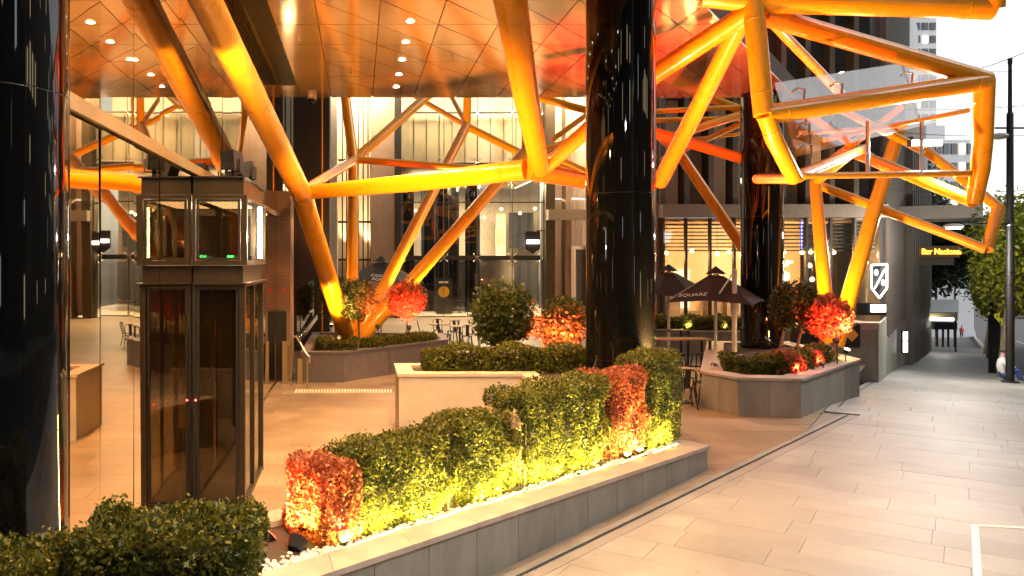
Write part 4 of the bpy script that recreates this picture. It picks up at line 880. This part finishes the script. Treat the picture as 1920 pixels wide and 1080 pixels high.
mesh_text('lettering', 'Bank', .3, 'white_print', s3, at(1567,624,24.47))
hedge('low spiky plants on top of the stone block', (14.2,25), (1,0), 1.1, .4, 1.04, 1.4, 'leaf_box', 2500, .09, cat='plant', name='potted_plants')
# vertical lit sign on the street front
p = at(1697,640,33.2); s4 = thing('street_sign', 'small bright white lit sign on the stone street front', 'sign', p); MB().box(p.x-.1,p.x+.12,p.y,p.y+.1,p.z-.5,p.z+.45).build('case', 'black', s4); MB().box(p.x-.08,p.x+.1,p.y-.012,p.y-.001,p.z-.45,p.z-.02).build('lit_panel', 'glow_sign', s4); MB().box(p.x-.08,p.x+.1,p.y-.012,p.y-.001,p.z+.03,p.z+.4).build('lit_panel', 'glow_sign', s4)

# ================================================================== FURTHER DOWN THE STREET
nxt = thing('street_building', 'dark brown building lining the street below the corner building', 'building', (*st(40,-1),-3))
a0 = Vector(st(26,-.2)); MB().prism([tuple(a0),tuple(a0+ES*34),tuple(a0+ES*34-ET*8),tuple(a0-ET*8)], -8, 12).build('wall', 'wall_brown', nxt)
for k in range(14):
    a = Vector(st(27+k*2.4,-.15)); MB().obox(a, a+ES*1.7, .08, hgt(27+k*2.4)+.1, hgt(27+k*2.4)+3.3).build('window', 'window_dark', nxt); MB().obox(a-ES*.5, a-ES*.1, .5, hgt(27+k*2.4)-.5, 9).build('pier', 'fin', nxt)
bn = thing('bar_sign', 'dark sign box with glowing orange letters over the footpath', 'sign', at(1755,472,44)); a = at(1712,461,44); b = at(1800,483,44)
MB().box(a.x,b.x,44,44.3,b.z,a.z).build('box', 'wall_brown', bn); mesh_text('lettering', 'Bar Nacional', .42, 'glow_amber', bn, (at(1765,472,44).x,43.985,at(1757,472,44).z), bold=.012)
a = at(1703,483,44); b = at(1790,497,44); MB().box(a.x,b.x,44.05,46,b.z,a.z).build('canopy', 'fascia', bn)
aw = thing('shop_awning', 'grey sloping metal awning over the lower footpath', 'awning', at(1757,590,60)); y0 = 60
A_ = [at(1718,587,60),at(1797,587,60),at(1797,563,62.5),at(1735,563,62.5)]; MB().plate(A_, .06).build('roof_sheet', 'metal_roof', aw)
a = at(1716,587,59.95); b = at(1795,601,59.95); MB().box(a.x,b.x,59.9,59.99,b.z,a.z).build('front_board', 'brass_post', aw); a = at(1746,596,59.85); b = at(1790,602,59.85)
for k in range(12):
    x = a.x+(b.x-a.x)*k/12; MB().box(x,x+.1,59.86,59.895,b.z+.02,a.z).build('letter', 'glow_sign', aw)
MB().tube(at(1722,601,60.2),(at(1722,601,60.2).x,60.2,gz(at(1722,601,60.2).x,60.2)-.3),.06,None,8).build('post', 'black', aw); MB().tube(at(1792,601,61.8),(at(1792,601,61.8).x,61.8,gz(at(1792,601,61.8).x,61.8)-.3),.06,None,8).build('post', 'black', aw)
lamp('POINT', at(1765,606,59.4), 60, WHITE, size=.3)
tb = thing('bus_shelter', 'dark flat-roofed shelter beyond the sloping awning', 'shelter', at(1772,640,72)); a = at(1752,605,72); b = at(1795,618,72); MB().box(a.x,b.x,72,74,b.z,a.z).build('roof', 'black', tb)
for px in (1757,1768,1778,1790): p = at(px,618,72.3); MB().tube(p,(p.x,p.y,gz(p.x,p.y)-.2),.09,None,8).build('post', 'black', tb)

# street trees
def street_tree(label, s_, t_, h, R, n, m, group=None, lf=.16, cat='tree', lean=0):
    x, y = st(s_, t_); z = hgt(s_) if t_ > -1 else 0
    return bushball('street_tree', label, cat, (x,y,z-.05), (x+lean,y,z+h-R[2]), R, m, n, lf, .13, group, clumps=34, limbs=7)
street_tree('leafy plane tree with pale trunk beside the black lamp post', 20.2, 3.1, 7.0, (1.3,1.6,2.2), 13000, 'leaf_plane', None, .16, lean=.45)
street_tree('green plane tree second down the slope from the lamp post', 27, 3.3, 6.0, (1.15,1.3,1.8), 7000, 'leaf_plane', None, .18, lean=.5)
street_tree('green plane tree third down the slope from the lamp post', 34, 3.35, 6.0, (1.15,1.3,1.8), 6000, 'leaf_plane', None, .2, lean=.5)
for i, s_ in enumerate((41,48,56)): street_tree('plane tree with dark trunk further down the footpath row', s_, 3.35, 6.5, (1.2,1.3,1.9), 4500, 'leaf_plane', 'plane trees further down the row', .24, lean=.5)
for i, (s_, t_, h) in enumerate([(64,-3.5,13),(70,.2,13.5),(76,-3,14),(84,1.5,14),(92,5,12),(100,9,12),(108,14,12)]): street_tree('tall dark tree massed at the bottom of the street', s_, t_, h, (3.4,3.4,4.4), 7000, 'leaf_dark', 'dark trees at the bottom of the street', .45)
for i, (s_, t_, h) in enumerate([(44,19,7),(56,19.5,8),(70,20,9)]): street_tree('dark tree on the far pavement across the road', s_, t_, h, (2.6,2.6,3), 5000, 'leaf_dark', 'trees across the road', .3)
# lamp post with arm and lamp
x, y = st(16.2,3.2); X_, Y_ = 22.3, 27.4; zb = gz(X_,Y_)
lp = thing('lamp_post', 'tall black tram and lamp post with steel bands beside the plane tree', 'lamp post', (X_,Y_,zb))
MB().path([(X_,Y_,zb-.05),(X_,Y_,3.3),(X_,Y_,3.35),(X_,Y_,8.2),(X_,Y_,8.25),(X_,Y_,9.9)], [.125,.125,.11,.10,.065,.055], 16).build('shaft', 'black', lp, True)
for py in (422,512,535): z = at(1890,py,Y_).z; MB().path([(X_,Y_,z-.02),(X_,Y_,z+.02)], [.125,.125], 16).build('band', 'steel', lp)
MB().path([(X_,Y_,zb),(X_,Y_,zb+.05)], [.26,.24], 16).build('base_plate', 'black', lp)
p = at(1788,424,26.6); MB().path([(X_,Y_,at(1890,420,Y_).z),(p.x+.25,p.y,p.z+.09)], [.045,.03], 8).build('arm', 'black', lp); MB().ball((p.x,p.y,p.z),.3,14,8,.28).build('lamp_head', 'white_metal', lp, True); MB().tube((p.x,p.y,p.z-.07),(p.x,p.y,p.z-.09),.2,None,14).build('lens', 'glow_white', lp)
lamp('POINT', (p.x,p.y,p.z-.16), 800, WHITE, size=.15)
z = at(1890,240,Y_).z; MB().path([(X_-.5,Y_,z),(X_+1.2,Y_,z)], .035, 8).build('cross_arm', 'black', lp); MB().ball((X_-.35,Y_,z-.28),.26,14,8,.45).build('lamp_head', 'white_metal', lp, True)
MB().tube((X_,Y_,9.9),(X_,Y_,10.1),.07,None,10).build('finial', 'black', lp)
lq = thing('added_street_light', 'added black street light post out of view beside the viewpoint', 'lamp post', (6.2,2.6,0))  # unseen post added to light hedges and planters from the front
MB().path([(6.2,2.6,-.05),(6.2,2.6,3.4),(6.2,2.6,7.2)], [.14,.12,.08], 14).build('shaft', 'black', lq, True); MB().path([(6.2,2.6,7.0),(4.6,2.9,7.3)], [.045,.03], 8).build('arm', 'black', lq)
MB().ball((4.3,2.95,7.28),.3,14,8,.28).build('lamp_head', 'white_metal', lq, True); MB().tube((4.3,2.95,7.20),(4.3,2.95,7.18),.2,None,14).build('lens', 'glow_white', lq)
lamp('SPOT', (4.3,2.95,7.15), 1300, (1,.96,.9), aim=(2.5,5.5,0), angle=150, size=.2, blend=1)
for i, (a, b, lb_) in enumerate([((1700,152,24),(1990,68,22),'slanting overhead wire above the glass canopy'),((1470,190,24),(1990,192,26),'level overhead wire crossing above the footpath'),((1470,222,25),(1990,252,26),'lower overhead wire crossing above the footpath'),((1560,345,30),(1990,352,28),'lowest overhead wire in front of the sky'),((1700,120,40),(1990,128,36),'far overhead tram wire against the white sky')]):
    pa, pb_ = at(*a), at(*b); mb = MB(); mb.path([pa.lerp(pb_,k/12)-Vector((0,0,.25*math.sin(math.pi*k/12))) for k in range(13)], .011, 5); tag(mb.build('overhead_wire', 'black', None), lb_, 'wire')
# dark post with yellow sign
sx_, sy_ = st(21.5,3.15); zz = hgt(21.5); sp = thing('road_sign', 'yellow diamond road sign on a thin grey post by the trees', 'sign', (sx_,sy_,zz)); p = at(1877,592,sy_)
MB().tube((p.x,sy_,zz-.1),(p.x,sy_,p.z+.3),.035,None,8).build('post', 'steel', sp); MB().plate([(p.x,sy_-.05,p.z+.42),(p.x-.34,sy_-.05,p.z),(p.x,sy_-.05,p.z-.42),(p.x+.34,sy_-.05,p.z)], .012).build('plate', 'sign_yellow', sp)
MB().plate([(p.x-.12,sy_-.066,p.z-.1),(p.x+.1,sy_-.066,p.z-.05),(p.x+.04,sy_-.066,p.z+.18),(p.x-.06,sy_-.066,p.z+.16)][::-1], .004).build('symbol', 'black', sp)
bx_, by_ = st(23.5,3.0); zz = hgt(23.5); bo = thing('dark_post', 'thick dark square post behind the plane tree', 'post', (bx_,by_,zz)); MB().box(bx_-.14,bx_+.14,by_-.14,by_+.14,zz-.1,zz+3.2).build('shaft', 'black', bo); MB().box(bx_-.16,bx_+.16,by_-.16,by_+.16,zz+3.2,zz+3.26).build('cap', 'black', bo)
# bicycle leaning at the post
kx, ky = st(18.6,3.1); kz = hgt(18.6); bk = thing('bicycle', 'black bicycle leaning between the plane tree and the lamp post', 'bicycle', (kx,ky,kz), rz=1.0)
def ring(mb, c, R, r, n=28):
    pts = [Vector(c)+Vector((R*math.cos(2*math.pi*k/n),0,R*math.sin(2*math.pi*k/n))) for k in range(n+1)]; mb.path(pts, r, 6, False)
for xx in (-.5,.5):
    mb = MB(); ring(mb, (xx,0,.34), .33, .018); wl = mb.build('wheel', 'black', bk, True, local=True); mb = MB()
    for k in range(10): a = math.pi*2*k/10; mb.tube((xx,0,.34),(xx+.32*math.cos(a),0,.34+.32*math.sin(a)),.003,None,4)
    sub(mb.build('spokes', 'steel', None, local=True), wl)
mb = MB()
for a, b in (((-.5,0,.34),(-.1,0,.32)),((-.1,0,.32),(-.22,0,.85)),((-.22,0,.78),(.36,0,.82)),((-.1,0,.32),(.38,0,.74)),((-.5,0,.34),(-.2,0,.74)),((.5,0,.34),(.35,0,.9))): mb.tube(a,b,.018,None,8)
mb.build('frame', 'black', bk, local=True); MB().box(-.34,-.1,-.07,.07,.86,.91).build('saddle', 'black', bk, local=True); MB().path([(.35,0,.9),(.36,0,1.0)], .015, 6).path([(.3,-.28,1.0),(.4,-.1,1.0),(.4,.1,1.0),(.3,.28,1.0)], .013, 6).build('handlebar', 'black', bk, local=True)
# people
def person(label, loc, rz, joints, rad, edges, scale, cloth, skinparts=True, legs_m='cloth_blue'):
    t = thing('person', label, 'person', loc, None, rz)
    me = bpy.data.meshes.new('body'); me.from_pydata([tuple(Vector(j)*scale) for j in joints], edges, []); ob = bpy.data.objects.new('body', me); COL.objects.link(ob)
    sk = ob.modifiers.new('s', 'SKIN'); 
    for i, v in enumerate(me.skin_vertices[0].data): v.radius = (rad[i]*scale, rad[i]*scale); v.use_root = (i == 0)
    sbd = ob.modifiers.new('d', 'SUBSURF'); sbd.levels = 2; sbd.render_levels = 2
    dg = bpy.context.evaluated_depsgraph_get(); dg.update(); m2 = bpy.data.meshes.new_from_object(ob.evaluated_get(dg)); bpy.data.objects.remove(ob)
    for nm in (cloth, legs_m, 'skin', 'hair', 'black'): m2.materials.append(MAT[nm])
    b = bpy.data.objects.new('body', m2); COL.objects.link(b); b.parent = t
    return t, m2
J = [(0,0,.95),(0,0,1.2),(0,0,1.42),(0,0,1.52),(0,-.02,1.64),(0,0,1.76),(-.1,0,.9),(-.11,.02,.5),(-.11,.05,.07),(-.11,-.1,.04),(.1,0,.9),(.11,-.04,.5),(.11,-.02,.07),(.11,-.16,.04),(-.19,0,1.38),(-.25,0,1.12),(-.2,-.16,1.0),(.19,0,1.38),(.25,0,1.12),(.2,-.16,1.0)]
Rr = [.14,.14,.15,.06,.10,.09,.10,.07,.05,.04,.10,.07,.05,.04,.07,.05,.035,.07,.05,.035]
E = [(0,1),(1,2),(2,3),(3,4),(4,5),(0,6),(6,7),(7,8),(8,9),(0,10),(10,11),(11,12),(12,13),(2,14),(14,15),(15,16),(2,17),(17,18),(18,19)]
pz = 100.; p = at(1803,638,pz); t, m2 = person('person in a red top walking up the distant street', (p.x,p.y,gz(p.x,p.y)), 0, J, Rr, E, 1.0, 'cloth_red', legs_m='black')
for f in m2.polygons: z = f.center.z; f.material_index = 3 if z > 1.68 else 2 if z > 1.5 or z < .45 else 0 if z > .92 else 1
m2.update()
J2 = [(0,0,.22),(0,.06,.46),(0,.02,.70),(0,-.01,.80),(0,-.05,.92),(0,-.04,1.04),(-.1,-.02,.2),(-.14,-.42,.42),(-.13,-.5,.08),(-.13,-.66,.05),(.1,-.02,.2),(.14,-.42,.42),(.13,-.5,.08),(.13,-.66,.05),(-.19,.01,.66),(-.25,-.12,.45),(-.12,-.34,.48),(.19,.01,.66),(.25,-.12,.45),(.12,-.34,.48)]
qx, qy = 22.75, 28.3; t, m2 = person('person in white shirt and blue jeans sitting behind the lamp post', (qx,qy,gz(qx,qy)), 1.2, J2, Rr, E, 1.05, 'cloth_white')
for f in m2.polygons:
    c_ = f.center; f.material_index = 3 if c_.z > 1.0 else 2 if c_.z > .84 else 4 if c_.z < .1 and c_.y < -.5 else 1 if (c_.y < -.1 and c_.z < .5) or c_.z < .3 else 0
# far buildings
def tower(label, px0, px1, pytop, Z, m, zb=-20, rows=12, colsn=6, wm='window_dark', depth=14):
    a = (px0-CX)*Z/F; b = (px1-CX)*Z/F; zt2 = CH-(pytop-CY)*Z/F; t = thing('distant_tower', label, 'building', ((a+b)/2,Z,zb)); MB().box(a,b,Z,Z+depth,zb,zt2).build('wall', m, t)
    hh = (zt2-4)/rows
    for r_ in range(rows):
        for c_ in range(colsn):
            w_ = (b-a)/colsn; MB().box(a+c_*w_+w_*.15,a+c_*w_+w_*.85,Z-.12,Z-.02,4+r_*hh+hh*.25,4+r_*hh+hh*.8).build('window', wm if RNG.random() > .12 else 'win_lit', t)
    MB().box(a+(b-a)*.2,a+(b-a)*.6,Z+2,Z+8,zt2,zt2+2.5).build('plant_room', m, t)
tower('pale grey distant tower with a column of small windows', 1712, 1756, -60, 130, 'tower_grey', rows=22, colsn=3)
tower('blue grey distant block with rows of windows behind the glass canopy', 1736, 1826, 262, 120, 'tower_grey', rows=6, colsn=6, wm='window_dark')
tower('slender dark distant tower next to the pale grey tower', 1640, 1706, -200, 100, 'tower_dark', rows=18, colsn=5)
# buildings across the street behind the viewer (seen in the glossy columns)
def opposite(label, x0, x1, y0, y1, h, face):   # face: y = +Y side, x = -X side, X = +X side
    t = thing('opposite_building', label, 'building', ((x0+x1)/2,(y0+y1)/2,0)); MB().box(x0,x1,y0,y1,-1,h).build('wall', 'tower_dark', t)
    k = 0
    for z in np.arange(1.2,h-1.5,3.2):
        for u in np.arange(1.2,(x1-x0 if face == 'y' else y1-y0)-1,2.6):
            if RNG.random() < .72: continue
            m_ = ('win_lit','win_lit','win_cool','window_dark')[RNG.integers(0,4)]; wd = RNG.uniform(.35,1.6)
            if face == 'y': MB().box(x0+u,x0+u+wd,y1+.01,y1+.05,z,z+RNG.uniform(.8,2.2)).build('window', m_, t)
            elif face == 'X': MB().box(x1+.01,x1+.05,y0+u,y0+u+wd,z,z+RNG.uniform(.8,2.2)).build('window', m_, t)
            else: MB().box(x0-.05,x0-.01,y0+u,y0+u+wd,z,z+RNG.uniform(.8,2.2)).build('window', m_, t)
opposite('dark office block with lit windows facing the plaza across the street', -50, 16, -34, -18, 42, 'y'); opposite('dark office block with lit windows beside the road across the street', 22, 36, -34, 0, 34, 'x'); opposite('dark office block with lit windows standing left of the road', -60, -20, -17, 5, 40, 'X')

ob_ = thing('opposite_building', 'long dark block with lit windows along the far side of the road', 'building', (*st(20,26),-3))
MB().prism([st(-18,25), st(-18,38), st(95,38), st(95,25)][::-1], -12, 24).build('wall', 'tower_dark', ob_)
for r_ in range(7):
    for k in range(38):
        if RNG.random() < .68: continue
        u = -17+k*2.9+RNG.uniform(0,.6); z = 1.0+r_*3.2; MB().obox(st(u,24.96), st(u+RNG.uniform(.5,1.6),24.96), .05, z, z+RNG.uniform(.9,2.2)).build('window', ('win_lit','win_lit','win_cool','window_dark')[RNG.integers(0,4)], ob_)
# ================================================================== CAFE FURNITURE
def make_chair():
    t = thing('metal_chair', 'x', 'chair')
    MB().box(-.18,.18,-.18,.18,.44,.455).build('seat', 'black', t, local=True)
    for sx in (-1,1):
        for sy in (-1,1): MB().tube((sx*.15,sy*.15,.44),(sx*.21,sy*.22,0),.015,None,6).build('leg', 'black', t, local=True)
    MB().path([(-.16,.17,.45),(-.19,.25,.75),(-.12,.27,.86),(.12,.27,.86),(.19,.25,.75),(.16,.17,.45)], .014, 6).build('back_frame', 'black', t, local=True)
    MB().add([(-.06,.18,.46),(.06,.18,.46),(.06,.275,.85),(-.06,.275,.85)], [(0,1,2,3)]).build('back_splat', 'black', t, local=True)
    return t
ch0 = make_chair(); first = [True]
def chair(x, y, rz, label, group=None):
    t = ch0 if first[0] else copy_tree(ch0); first[0] = False; t.location = (x,y,0); t.rotation_euler = (0,0,rz); tag(t, label, 'chair', group)
def table(label, x, y, w_, d_, h, top='table_wood', style='ped'):
    t = thing('cafe_table', label, 'table', (x,y,0)); MB().box(x-w_/2,x+w_/2,y-d_/2,y+d_/2,h-.03,h).build('table_top', top, t)
    if style == 'ped': MB().tube((x,y,.02),(x,y,h-.03),.035,None,10).build('pedestal', 'black', t); MB().box(x-.22,x+.22,y-.22,y+.22,0,.02).build('base', 'black', t)
    else:
        for sx in (-1,1):
            for sy in (-1,1): MB().box(x+sx*(w_/2-.04)-.03,x+sx*(w_/2-.04)+.03,y+sy*(d_/2-.04)-.03,y+sy*(d_/2-.04)+.03,0,h-.031).build('leg', 'black', t)
        MB().box(x-w_/2+.07,x+w_/2-.07,y-.02,y+.02,.3,.34).build('foot_rail', 'black', t)
def stool(x, y, label, group):
    t = thing('bar_stool', label, 'stool', (x,y,0), group); MB().box(x-.15,x+.15,y-.15,y+.15,.73,.76).build('seat', 'black', t)
    for sx in (-1,1):
        for sy in (-1,1): MB().tube((x+sx*.13,y+sy*.13,.73),(x+sx*.2,y+sy*.2,0),.016,None,6).build('leg', 'black', t)
    MB().path([(x-.17,y-.17,.3),(x+.17,y-.17,.3),(x+.17,y+.17,.3),(x-.17,y+.17,.3),(x-.17,y-.17,.3)], .01, 6).build('foot_ring', 'steel', t)
table('small cafe table among black chairs beyond the dark planter', 3.05, 30.6, .7, .7, .75); table('cafe table nearest the round green shrub beyond the dark planter', 3.75, 29.7, .7, .7, .75)
for x, y, r_ in [(2.5,30.6,1.5),(3.6,30.9,-1.6),(3.1,31.3,0),(3.2,29.6,1.6),(4.25,29.7,-1.6),(3.7,30.4,.2),(3.9,28.9,3.1)]: chair(x, y, r_, 'black metal cafe chair at the tables beyond the dark planter', 'cafe chairs beyond the dark planter')
table('small square cafe table between the long and faceted planters', 7.2, 17.95, .62, .62, .76)
for x, y, r_ in [(7.05,17.3,3.0),(7.6,18.75,.3),(6.75,18.5,.9),(7.75,18.0,-1.5)]: chair(x, y, r_, 'black metal cafe chair around the square table by the faceted planter', 'chairs by the faceted planter')
table('long dark high bar table under the black parasols', 8.2, 21.6, 2.4, .6, 1.08, 'table_wood', 'four'); table('second high bar table behind the first under the parasols', 8.6, 24.0, 2.4, .6, 1.1, 'black', 'four')
for x, y in ((7.6,20.9),(8.3,20.85),(8.9,20.9),(8.0,22.4)): stool(x, y, 'black metal bar stool at the high table under the parasols', 'bar stools at the high table')
def umbrella(label, apex, half, rimdz, mastx, text=None, rz=.78, matp='white_metal', base_z=0):
    a = Vector(apex); t = thing('parasol', label, 'parasol', (a.x,a.y,base_z)); mb = MB(); n = 8; ringp = []
    for k in range(n):
        an = 2*math.pi*k/n+rz; rr = half*(1.0 if k % 2 == 0 else .80); ringp.append(a+Vector((math.cos(an)*rr, math.sin(an)*rr, -rimdz*(1 if k % 2 == 0 else .9))))
    c_ = [a+(p-a)*.16 for p in ringp]
    for k in range(n):
        k2 = (k+1)%n; mb.add([c_[k],ringp[k],ringp[k2],c_[k2]], [(0,1,2,3)])
    mb.build('canopy', 'fabric_black', t); mb = MB(); up = [p+Vector((0,0,.10)) for p in c_]
    for k in range(n): k2 = (k+1)%n; mb.add([a+Vector((0,0,.15)), a+(up[k]-a)*1.35-Vector((0,0,.03)), a+(up[k2]-a)*1.35-Vector((0,0,.03))], [(0,1,2)])
    mb.build('vent_cap', 'fabric_black', t)
    for p in ringp: MB().tube(a-Vector((0,0,.06)), p-Vector((0,0,.03)), .012, None, 5).build('rib', 'steel', t)
    MB().tube((a.x,a.y,base_z),(a.x,a.y,a.z),.04,None,12).build('mast', matp, t, True); MB().box(a.x-.3,a.x+.3,a.y-.3,a.y+.3,base_z,base_z+.06).build('base', 'black', t)
    if text:
        k = text[1]; p0, p1 = ringp[k], ringp[(k+1)%n]; mid = (p0+p1)/2; d = (p1-p0).normalized(); upv = (a-mid).normalized(); nrm = d.cross(upv).normalized()
        if nrm.y > 0 and nrm.z < 0: d = -d; nrm = d.cross(upv).normalized()
        if nrm.z < 0: d = -d; nrm = d.cross(upv).normalized()
        for j, ln in enumerate(text[0]):
            o = mesh_text('lettering', ln, text[2], 'white_print', t, mid+upv*(text[3]-j*text[2]*1.1)+nrm*.015, ext=.002); o.rotation_euler = Matrix((d,upv,nrm)).transposed().to_euler()
    return t
umbrella('black parasol with white lettering behind the ball-headed trees', (.84,30,3.2), 1.75, .85, 0, (['COLLINS','SQUARE'],5,.24,.42), rz=.39)
umbrella('black parasol on white mast closest to the rearmost column', (9.9,22.2,2.88), 1.5, .85, 0, (['SQUARE'],4,.2,.3), rz=.2)
umbrella('black parasol on white mast nearer the planter-mounted column', (9.6,24.8,2.92), 1.6, .85, 0, None, rz=.1)
wp = thing('white_pole', 'white pole with a collar standing before the rearmost column', 'pole', (10.0,21.3,0)); x = (1377-CX)*21.3/F; MB().tube((x,21.3,0),(x,21.3,2.95),.065,None,12).build('shaft', 'white_metal', wp, True); MB().tube((x,21.3,1.75),(x,21.3,2.05),.10,None,12).build('collar', 'white_metal', wp); MB().tube((x,21.3,2.9),(x-.4,21.3,2.3),.02,None,6).build('brace', 'white_metal', wp)
# hanging shield sign by the lobby
hs = thing('hanging_sign', 'black hanging shield sign with a small white lit panel', 'sign', at(1000,455,42)); q = [at(x,y,42) for x, y in ((985,434),(1013,434),(1013,466),(999,476),(985,466))]
MB().plate(q, .12).build('board', 'black', hs); a = at(987,450,41.9); b = at(1011,457,41.9); MB().box(a.x,b.x,41.84,41.87,b.z,a.z).build('lit_panel', 'glow_sign', hs); MB().tube(at(1008,433,42.1),at(1022,431,44.4),.04,None,8).build('bracket', 'black', hs)
mn = thing('menu_board', 'black menu board with a pale printed dish inside the lobby', 'sign', at(833,570,47)); a = at(818,522,47); b = at(848,574,47); MB().box(a.x,b.x,47,47.15,.02,a.z).build('board', 'black', mn)
c_ = at(832,547,46.98); mb = MB(); mb.tube((c_.x,46.99,c_.z),(c_.x,46.97,c_.z),.33,None,20); mb.build('printed_dish', 'gold', mn); MB().box(a.x+.15,a.x+.7,46.98,46.995,c_.z+.5,c_.z+.62).build('printed_line', 'white_print', mn)
for k, (px, py) in enumerate([(856,560),(866,560)]): p = at(px,560,48); stool(p.x, 48, 'pale wooden stool inside the lobby glass', 'stools inside the lobby')

# ------------------------------------------------------------------ pieces that belong to a part hang from that part
OWN = {'pane_frame':'pane', 'wire_screen':'pane', 'lens':('lamp_head','housing','trim_ring'), 'diffuser':'channel', 'lit_panel':('board','case'), 'letter':('lit_panel','front_board'),
       'diamond':'board', 'vent_cap':'canopy', 'back_splat':'back_frame', 'bulb':'socket', 'dome':'housing', 'indicator_light':'lock_box', 'lamp_tube':'lamp_bracket',
       'neon_dot':'backing', 'neon_slash':'backing', 'printed_dish':'board', 'printed_line':'board', 'symbol':'plate', 'deflector':'stem', 'plant_room':'wall', 'hydrant_mark':'core', 'recess_panel':'core'}
def mid(o):
    c = [Vector(b) for b in o.bound_box]; return sum(c, Vector((0,0,0)))/8
plain = lambda o: o.location.length < 1e-6 and Vector(o.rotation_euler).length < 1e-6 and (Vector(o.scale)-Vector((1,1,1))).length < 1e-6
for t in [o for o in COL.objects if o.type == 'EMPTY' and o.parent is None]:
    kids = [k for k in t.children if k.type == 'MESH' and plain(k)]
    for k in kids:
        want = OWN.get(k.name.split('.')[0])
        if not want: continue
        want = (want,) if isinstance(want, str) else want
        for wn in want:
            c = [q for q in kids if q.name.split('.')[0] == wn and q is not k]
            if c: k.parent = min(c, key=lambda q: (mid(q)-mid(k)).length); break
# never deeper than thing > part > piece
for o in list(COL.objects):
    p = o.parent
    if p and p.parent and p.parent.parent: o.parent = p.parent
